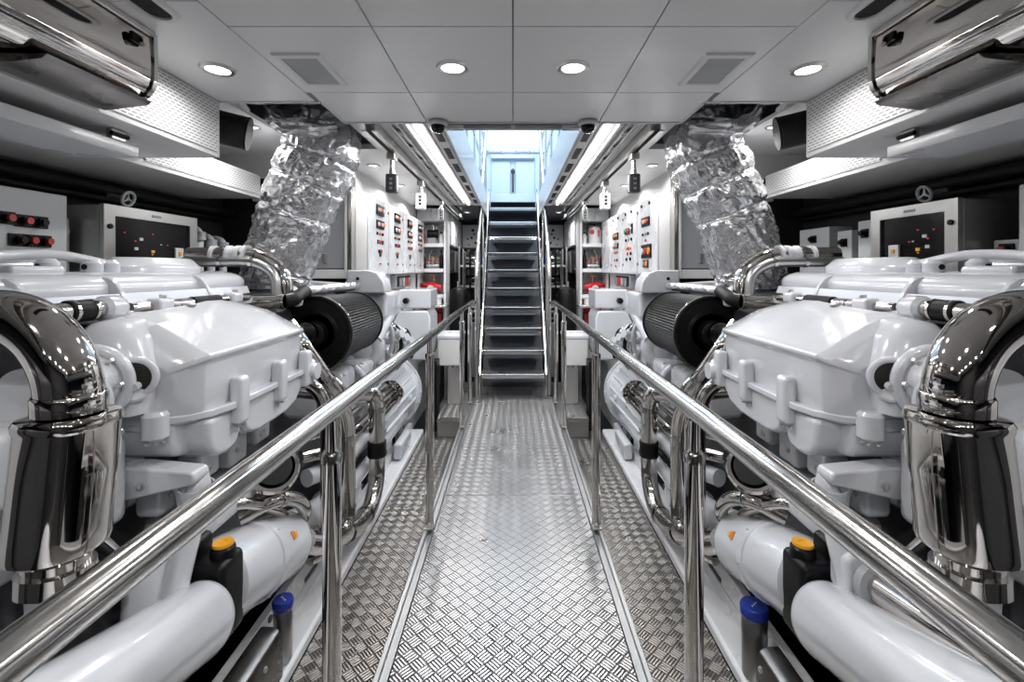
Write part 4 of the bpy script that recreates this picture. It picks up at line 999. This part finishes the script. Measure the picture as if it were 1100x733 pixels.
    if SIDE > 0:       # this side also has a polished pipe above the oil cooler
        o = G().tube([(.955, 1.25, .515), (.955, .55, .62)], .041, 26).obj('return_pipe', 'chrome', E)
        G().lathe([(.044, 0), (.056, .004), (.056, .03), (.044, .034)], (.955, 1.235, .517), (0, -1, .15), 28).obj('clamp_ring', 'grey2', o)
        rbox(.90, 1.01, 1.255, 1.33, .45, .58, .03, .015).obj('outlet_housing', 'white', o)
    else:
        G().tube([(.965, 1.22, .30), (.99, .5, .33)], .05, 22).obj('suction_pipe', 'chrome', E)
    # ---------------- end covers near the viewer
    N = rbox(1.235, 1.75, .74, 1.02, .36, 1.135, .09, .05).obj('front_cover', 'white', E)
    for z in (.45, .75, 1.05): G().hexbolt((1.28, .74, z), (0, -1, 0), .014).obj('bolt', 'steel', N)
    rbox(1.10, 1.235, .98, 1.2, .82, 1.0, .03, .02).obj('water_pump_cover', 'cast', E)
    G().lathe([(.07, 0), (.09, .01), (.09, .03), (.06, .04), (.05, .10)], (1.13, 1.16, .93), (-1, -.3, 0), 30).obj('pump_flange', 'cast', E)
    ringbolts(E, (1.04, 1.133, .93), (-1, -.3, 0), .075, 6, 'steel', .009)
    G().tube(fillet([(1.12, 1.10, 1.1), (1.06, 1.12, 1.12), (1.04, 1.18, 1.05), (1.05, 1.2, .9)], .04), .022, 16).obj('vent_hose', 'white', E)
    rbox(1.02, 1.10, 1.12, 1.22, .86, .93, .015, .01).obj('bracket', 'cast', E)
    rbox(1.22, 1.9, -.95, .60, .30, 1.15, .08, .05).obj('added_housing', 'core', E)  # unseen housing added for bounced light, coloured dark to calm the can's reflections
    # ---------------- far lower half: long tubes and housings
    T = pipe('cooling_tube', E, [(.985, 2.0, .23), (.97, 2.3, .14), (.955, 2.6, .13), (.955, 3.9, .13), (1.02, 4.05, .16)], .07, 'white', .12, (.3, .5, .7, .86), 26, 'white')
    pipe('cooling_tube', E, [(1.02, 2.3, .32), (.935, 2.5, .30), (.93, 3.7, .29), (1.0, 3.85, .30)], .043, 'white', .1, (.35, .6, .8), 22, 'rail')
    pipe('chrome_tube', E, [(1.05, 2.3, .42), (.93, 2.45, .405), (.925, 3.5, .40)], .032, 'chrome', .1, (.3, .55, .75, .9), 20)
    pipe('chrome_tube', E, [(1.06, 2.35, .50), (.965, 2.5, .485), (.95, 3.45, .48)], .026, 'chrome', .1, (.4, .7), 18)
    pipe('chrome_tube', E, [(.92, 2.9, .345), (.90, 3.1, .345), (.90, 3.55, .35)], .02, 'chrome', .05, (.4, .7), 16)
    pipe('black_hose', E, [(.95, 2.45, .21), (.915, 2.7, .215), (.915, 3.35, .21), (.98, 3.5, .25)], .018, 'rubber', .06, (.3, .6))
    o = G().lathe([(.09, 0), (.098, .006), (.098, .03), (.07, .034), (.06, .08), (.075, .085), (.075, .10)], (.945, 3.60, .40), (0, -1, .05), 32).obj('pipe_flange', 'chrome', E)
    ringbolts(o, (.945, 3.57, .40), (0, -1, 0), .084, 8, 'steel', .008)
    G().torus((.945, 3.565, .40), (0, 1, 0), .06, .012, 32, 10).obj('seal', 'rubber', o)
    for k in range(5):
        y = 2.55+.27*k
        o = rbox(.985, 1.10, y, y+.16, -.03, .06, .02, .015).obj('crankcase_door', 'cast', E)
        G().hexbolt((.985, y+.08, .02), (-1, 0, 0), .012).obj('bolt', 'steel', o)
    # gearbox barrel with flange
    gb = [(.20, -1.15), (.26, -1.10), (.275, -1.0), (.285, -.6), (.30, -.1), (.318, -.06), (.325, -.055), (.325, -.02), (.338, -.015), (.338, .03), (.30, .035), (.10, .04)]
    Q = G().lathe(gb, (1.175, 4.27, .235), (0, 1, 0), 56).obj('gearbox', 'white', E)
    ringbolts(Q, (1.175, 4.252, .235), (0, -1, 0), .331, 22, 'white2', .011)
    for a in (.15, .42, .70, .95, 1.25):
        c, s_ = math.cos(PI-a*1.2+.3), math.sin(PI-a*1.2+.3)
        p = Vector((1.175, 0, .235)); q = p + Vector((c, 0, s_))*.28
        G().tube([(q.x, 3.28, q.z), (p.x+c*.30, 4.2, p.z+s_*.30)], .013, 8).obj('rib', 'white', Q)
    for k in range(4):
        a = PI*(.62+.12*k); o = G().cyl((1.175+math.cos(a)*.27, 3.5+.16*k, .235+math.sin(a)*.27), (1.175+math.cos(a)*.315, 3.5+.16*k, .235+math.sin(a)*.315), .03, .026, seg=18).obj('gear_port', 'white2', Q)
    rbox(.86, .93, 3.6, 3.95, -.125, .0, .02, .02).obj('gearbox_foot', 'white', Q)
    # upright housings over the gearbox
    g = G().prism([(.80, .50), (.775, .56), (.775, .90), (.80, .965), (1.06, .965), (1.12, .86), (1.15, .62), (1.10, .50)], 4.36, 4.78).obj('valve_chest', 'white', E, bevel=.02, seg=3)
    h = G().box(.775, 1.08, 4.38, 4.78, .985, 1.165).obj('chest_lid', 'white', E, bevel=.016, seg=3)
    for u in (.82, .93, 1.04): G().hexbolt((u, 4.37, .975), (0, 0, 1), .012).obj('bolt', 'black', h)
    o = G().cyl((1.0, 4.33, 1.06), (1.0, 4.375, 1.06), .028, seg=18).obj('sensor', 'black', h)
    G().cyl((.985, 4.30, 1.06), (.985, 4.335, 1.06), .015, seg=12).obj('sensor_plug', 'black', o)
    g = G().prism([(.875, 1.21), (.885, 1.27), (.93, 1.33), (.985, 1.348), (1.14, 1.348), (1.14, 1.19), (.875, 1.19)], 3.18, 3.36).obj('header_tank', 'white', E, bevel=.012, seg=3)
    for u, z in ((1.06, 1.29), (1.08, 1.25)): G().hexbolt((u, 3.18, z), (0, -1, 0), .012).obj('bolt', 'black', g)
    rbox(.90, 1.14, 3.30, 3.75, 1.00, 1.185, .03, .03).obj('expansion_tank', 'white', E)
    G().tube(fillet([(1.16, 3.16, 1.24), (1.28, 3.14, 1.25), (1.45, 3.14, 1.26)], .05), .022, 16).obj('vent_pipe', 'white', E)
    # rocker covers and turbo under/after the filter
    for k in range(5):
        y = 2.32+.34*k
        o = rbox(.965+.012*(k % 2), 1.16, y, y+.24, .60, .74+.02*(k % 2), .04, .03).obj('rocker_cover', 'cast', E, ang=50)
        for q in (.04, .20): G().hexbolt((.985, y+q, .735), (-.6, 0, 1), .011).obj('bolt', 'steel', o)
        G().tube(fillet([(1.0, y+.28, .74), (.945, y+.29, .68), (.94, y+.30, .58), (1.0, y+.30, .50)], .04), .018, 12).obj('injector_line', 'white' if k % 2 else 'rail', E)
    tb = G().torus((1.06, 3.26, .80), (.35, 1, .1), .10, .062, 40, 18).obj('turbocharger', 'cast', E)
    G().lathe([(.06, -.06), (.075, -.05), (.08, .05), (.05, .09)], (1.06, 3.26, .80), (.35, 1, .1), 30).obj('turbo_core', 'cast', tb)
    ringbolts(tb, (1.075, 3.32, .806), (.35, 1, .1), .07, 6, 'black', .010)
    G().tube(fillet([(.96, 3.25, .86), (.93, 3.40, .98), (.96, 3.62, 1.0), (1.04, 3.9, .98)], .1), .045, 22).obj('turbo_pipe', 'white', E)
    for k in range(4):
        y = 3.62+.17*k
        o = G().lathe([(.045, 0), (.052, .008), (.052, .03), (.03, .036), (.03, .1)], (.93, y, .84-.05*k), (-.8, -.5, .2), 24).obj('port_flange', 'cast', E)
        ringbolts(o, (.93, y, .84-.05*k), (.8, .5, -.2), .04, 4, 'black', .008)
    for k in range(6):
        y = 3.5+.13*k
        G().tube(catmull([(1.05, y, .98-.03*k), (.93, y-.03, .95-.03*k), (.90, y-.01, .84-.05*k), (.94, y+.06, .72-.03*k)], 6), .015, 10).obj('small_hose', ('cast', 'rail', 'rubber')[k % 3], E)
    rbox(.93, 1.15, 3.80, 4.2, .60, .80, .04, .03).obj('transfer_case', 'cast', E)
    G().cyl((1.35, 2.66, 1.185), (1.35, 2.66, 1.225), .17, .165, seg=40).obj('exhaust_flange', 'cast', E)
    # small white lumps round the foot of the foil duct
    for u, y, z, r in ((1.14, 2.36, 1.22, .03), (1.16, 2.44, 1.25, .026), (1.11, 2.39, 1.19, .028), (1.22, 2.42, 1.245, .024)):
        G().lathe([(r*.7, 0), (r, .008), (r, .028), (r*.6, .036)], (u, y, z-.02), (-.3, -.4, 1), 18).obj('union', 'white', E)
    return E

for SIDE in (-1, 1):
    w = W()
    make_engine()
    # ---------------- engine bed
    t = thing('engine_bed', 'white steel engine bed rail along the %s tread plate floor' % w, 'bed rail', (.9, 2, -.18))
    G().prism([(.832, -.18), (.832, -.145), (.845, -.135), (.94, -.135), (.94, -.08), (.975, -.075), (.975, -.18)], -1.2, 4.34).obj('rail', 'white2', t, bevel=.004)
    G().box(.94, .974, -1.2, 2.9, -.0745, .02).obj('web', 'white2', t, bevel=.004)
    for k in range(5):
        y = 1.55+.55*k
        G().box(.9365, .9395, y, y+.13, -.065, -.045).obj('slot', 'black', t)
        G().cyl((.9355, y+.25, .0), (.9395, y+.25, .0), .014, seg=14).obj('bolt', 'black', t)
    t = thing('steel_box', 'dull steel box with rounded top low beside the %s engine' % w, 'box', (.9, 1.5, -.13))
    G().prism([(.838, -.134), (.838, .0), (.85, .035), (.875, .048), (.92, .05), (.92, -.134)], 1.22, 1.70 if SIDE < 0 else 1.61).obj('body', 'darksteel', t, bevel=.006)
    G().prism([(.846, -.125), (.846, .0), (.856, .028), (.878, .04), (.91, .042), (.91, -.125)], 1.214, 1.219).obj('end_plate', 'black', t)
    for z in (-.09, 0): G().hexbolt((.838, 1.57, z), (-1, 0, 0), .010).obj('bolt', 'steel', t)
    t = thing('capped_canister', 'small steel canister with bright blue cap beside the %s engine bed' % w, 'canister', (.87, 1.78, -.134))
    q = 1 if SIDE < 0 else 1.3; yc = 1.765 if SIDE < 0 else 1.70; hz = .238 if SIDE < 0 else .262; uc = .872 if SIDE < 0 else .882
    G().lathe([(.026*q, .001), (.032*q, .01), (.034*q, hz-.048), (.03*q, hz-.038)], (uc, yc, -.134), (0, 0, 1), 28).obj('body', 'alu', t)
    c = G().lathe([(.034*q, hz-.037), (.0375*q, hz-.032), (.0375*q, hz-.006), (.034*q, hz), (.001, hz)], (uc, yc, -.134), (0, 0, 1), 32).obj('blue_cap', 'blue', t)
    for k in range(3): G().box(uc-.015+.010*k, uc-.010+.010*k, yc-.013+.008*k, yc-.007+.008*k, -.134+hz, -.1325+hz).obj('mark', 'grey', c)
    # ---------------- polished exhaust riser in the foreground
    t = thing('exhaust_riser', 'mirror polished elbow and silencer can in the foreground on the %s' % w, 'exhaust', (.91, .95, .7))
    c0 = Vector((.905, .955, 0))
    arc = [(.908, .955, 1.06), (.908, .955, 1.085)]
    for k in range(1, 19):
        a = PI/2*k/18; arc.append((.908+.17*(1-math.cos(a)), .955+.02*(1-math.cos(a)), 1.085+.168*math.sin(a)))
    arc += [(1.18, .985, 1.253), (1.34, 1.0, 1.253)]
    G().tube(arc, .0555, 48).obj('elbow', 'chrome', t, ang=60)
    G().lathe([(.0565, -.008), (.0605, -.006), (.061, .026), (.058, .031), (.0565, .031)], (.908, .955, 1.066), (0, 0, 1), 48, caps=False).obj('collar', 'chrome', t)
    def oval(u, y, z, a, b, n=56):
        P = []
        for k in range(n):
            q = 2*PI*k/n; c, s_ = math.cos(q), math.sin(q)
            P.append((u+a*math.copysign(abs(c)**.85, c), y+b*math.copysign(abs(s_)**.85, s_), z))
        return P
    sh = [(.908, .955, 1.056, .070, .066), (.908, .955, 1.054, .079, .076), (.909, .955, 1.046, .083, .080), (.909, .955, 1.035, .083, .080), (.910, .955, 1.030, .0805, .077),
          (.914, .950, .94, .0805, .077), (.919, .943, .83, .0805, .077), (.920, .942, .80, .082, .079), (.921, .941, .79, .0805, .077), (.921, .941, .778, .066, .062)]
    G().rings([oval(*s_) for s_ in sh]).obj('silencer_can', 'chrome', t, ang=35)
    G().rings([oval(.921, .94, z, a, a*.9) for z, a in ((.777, .054), (.72, .053))]).obj('outlet_neck', 'chrome', t)
    G().rings([oval(.921, .94, z, a, a*.9) for z, a in ((.752, .0535), (.752, .062), (.715, .063), (.715, .0535))], caps=False).obj('clamp_ring', 'chrome', t)
    G().rings([oval(.921, .94, z, a, a*.9) for z, a in ((.719, .048), (.68, .046), (.618, .045))]).obj('outlet_pipe', 'grey', t)
    # ---------------- foil wrapped duct
    t = thing('foil_duct', 'crinkled silver foil wrapped exhaust duct rising to the ceiling on the %s' % w, 'duct', (1.32, 2.66, 1.24))
    path = catmull([(1.35, 2.66, 1.245), (1.346, 2.66, 1.33), (1.31, 2.66, 1.46), (1.25, 2.66, 1.64), (1.18, 2.66, 1.82), (1.125, 2.665, 1.95), (1.095, 2.67, 2.06), (1.09, 2.68, 2.17), (1.10, 2.69, 2.34)], 14)
    n = len(path); R = []; sg = 110
    for i, p in enumerate(path):
        f = i/(n-1); T = (path[min(i+1, n-1)]-path[max(i-1, 0)]).normalized(); x, y, _ = frame_for(T)
        base = .172+.034*min(f/.55, 1) - (.02*max(0, f-.75)/.25)
        for s0 in (.40, .52, .66):            # cinched seams
            base -= .016*math.exp(-((f-s0)/.011)**2)
        ring = []
        for k in range(sg):
            a = 2*PI*k/sg
            q = x*math.cos(a)+y*math.sin(a)
            v = Vector((q.x*3.2, q.y*3.2, p.z*5.5 + 1.6*math.sin(a)*0 + q.x*2.2))
            nz = noise.noise(v*1.5+Vector((3*SIDE, 0, 0)))*.016
            rid = 1-abs(noise.noise(Vector((q.x*4.5, q.y*4.5, p.z*13+q.x*3))*1.15))*2
            nz += (max(rid, 0)**2.2-.3)*.012
            rid2 = 1-abs(noise.noise(Vector((q.x*7+5, q.y*7, p.z*20-q.y*4))))*2
            nz += (max(rid2, 0)**3)*.005
            ring.append(p + q*(base+nz))
        R.append(ring)
    D = G().rings(R).obj('sleeve', 'foil', t, ang=70)
    def band(f, r, m='foil', q=.004):
        i = int(f*(n-1)); T = (path[min(i+1, n-1)]-path[i-1]).normalized()
        G().torus(path[i], T, r, q, 60, 8).obj('strap', m, D)
    for f, r in ((.40, .196), (.52, .202), (.66, .203)): band(f, r-.006)
    # loose foil fold that lies across the top
    P2 = catmull([(1.30, 2.47, 2.25), (1.27, 2.45, 2.19), (1.22, 2.44, 2.12), (1.08, 2.45, 2.10), (.95, 2.50, 2.12)], 8); R = []
    for i, p in enumerate(P2):
        T = (P2[min(i+1, len(P2)-1)]-P2[max(i-1, 0)]).normalized(); x, y, _ = frame_for(T)
        R.append([p + (x*math.cos(2*PI*k/40)+y*math.sin(2*PI*k/40))*(.042+.02*noise.noise(Vector((p.x*12, k*.35, SIDE)))) for k in range(40)])
    G().rings(R).obj('top_fold', 'foil', D, ang=70)
    t = thing('foil_branch', 'horizontal foil wrapped pipe up in the %s ceiling recess' % w, 'duct', (1.4, 2.4, 2.3))
    P2 = [Vector((1.60-.0135*i*1.0, 2.30+.0012*i, 2.265)) for i in range(50)]; R = []
    for i, p in enumerate(P2):
        R.append([p + Vector((0, math.cos(2*PI*k/48), math.sin(2*PI*k/48)))*(.078+.012*noise.noise(Vector((p.x*14, math.cos(2*PI*k/48)*2, math.sin(2*PI*k/48)*2)))) for k in range(48)])
    G().rings(R).obj('sleeve', 'foil', t, ang=70)
    for u in (1.5, 1.25, 1.05): G().torus((u, 2.33, 2.265), (1, 0, 0), .080, .005, 40, 8).obj('strap', 'steel', t)
SIDE = 1
# ================================================================== CAMERA, LIGHT, VIEW
SIDE = 1
cam = bpy.data.cameras.new('camera'); co = bpy.data.objects.new('camera', cam); COL.objects.link(co)
co.location = (0, 0, H); co.rotation_euler = (PI/2, 0, 0)
cam.sensor_width = 36; cam.lens = 36*F/1100; cam.clip_start = .02
cam.shift_x = -1/1100; cam.shift_y = -76.5/1100
SC.camera = co
def area(name, loc, rot, sx, sy, e, col=(1, 1, 1)):
    d = bpy.data.lights.new(name, 'AREA'); d.shape = 'RECTANGLE'; d.size = sx; d.size_y = sy; d.energy = e; d.color = col
    o = bpy.data.objects.new(name, d); COL.objects.link(o); o.location = loc; o.rotation_euler = rot
    return o
# daylight from the deckhouse roof light above the stairs
area('skylight', (0, 5.4, 4.39), (0, 0, 0), 1.6, 3.0, 170, (.80, .90, 1))
w = bpy.data.worlds.new('world'); SC.world = w; w.use_nodes = True
w.node_tree.nodes['Background'].inputs[0].default_value = (.6, .75, 1, 1)
w.node_tree.nodes['Background'].inputs[1].default_value = .03
vs = SC.view_settings
vs.view_transform = 'Standard'; vs.look = 'None'; vs.gamma = 1; vs.use_curve_mapping = False
vs.exposure = EXPO
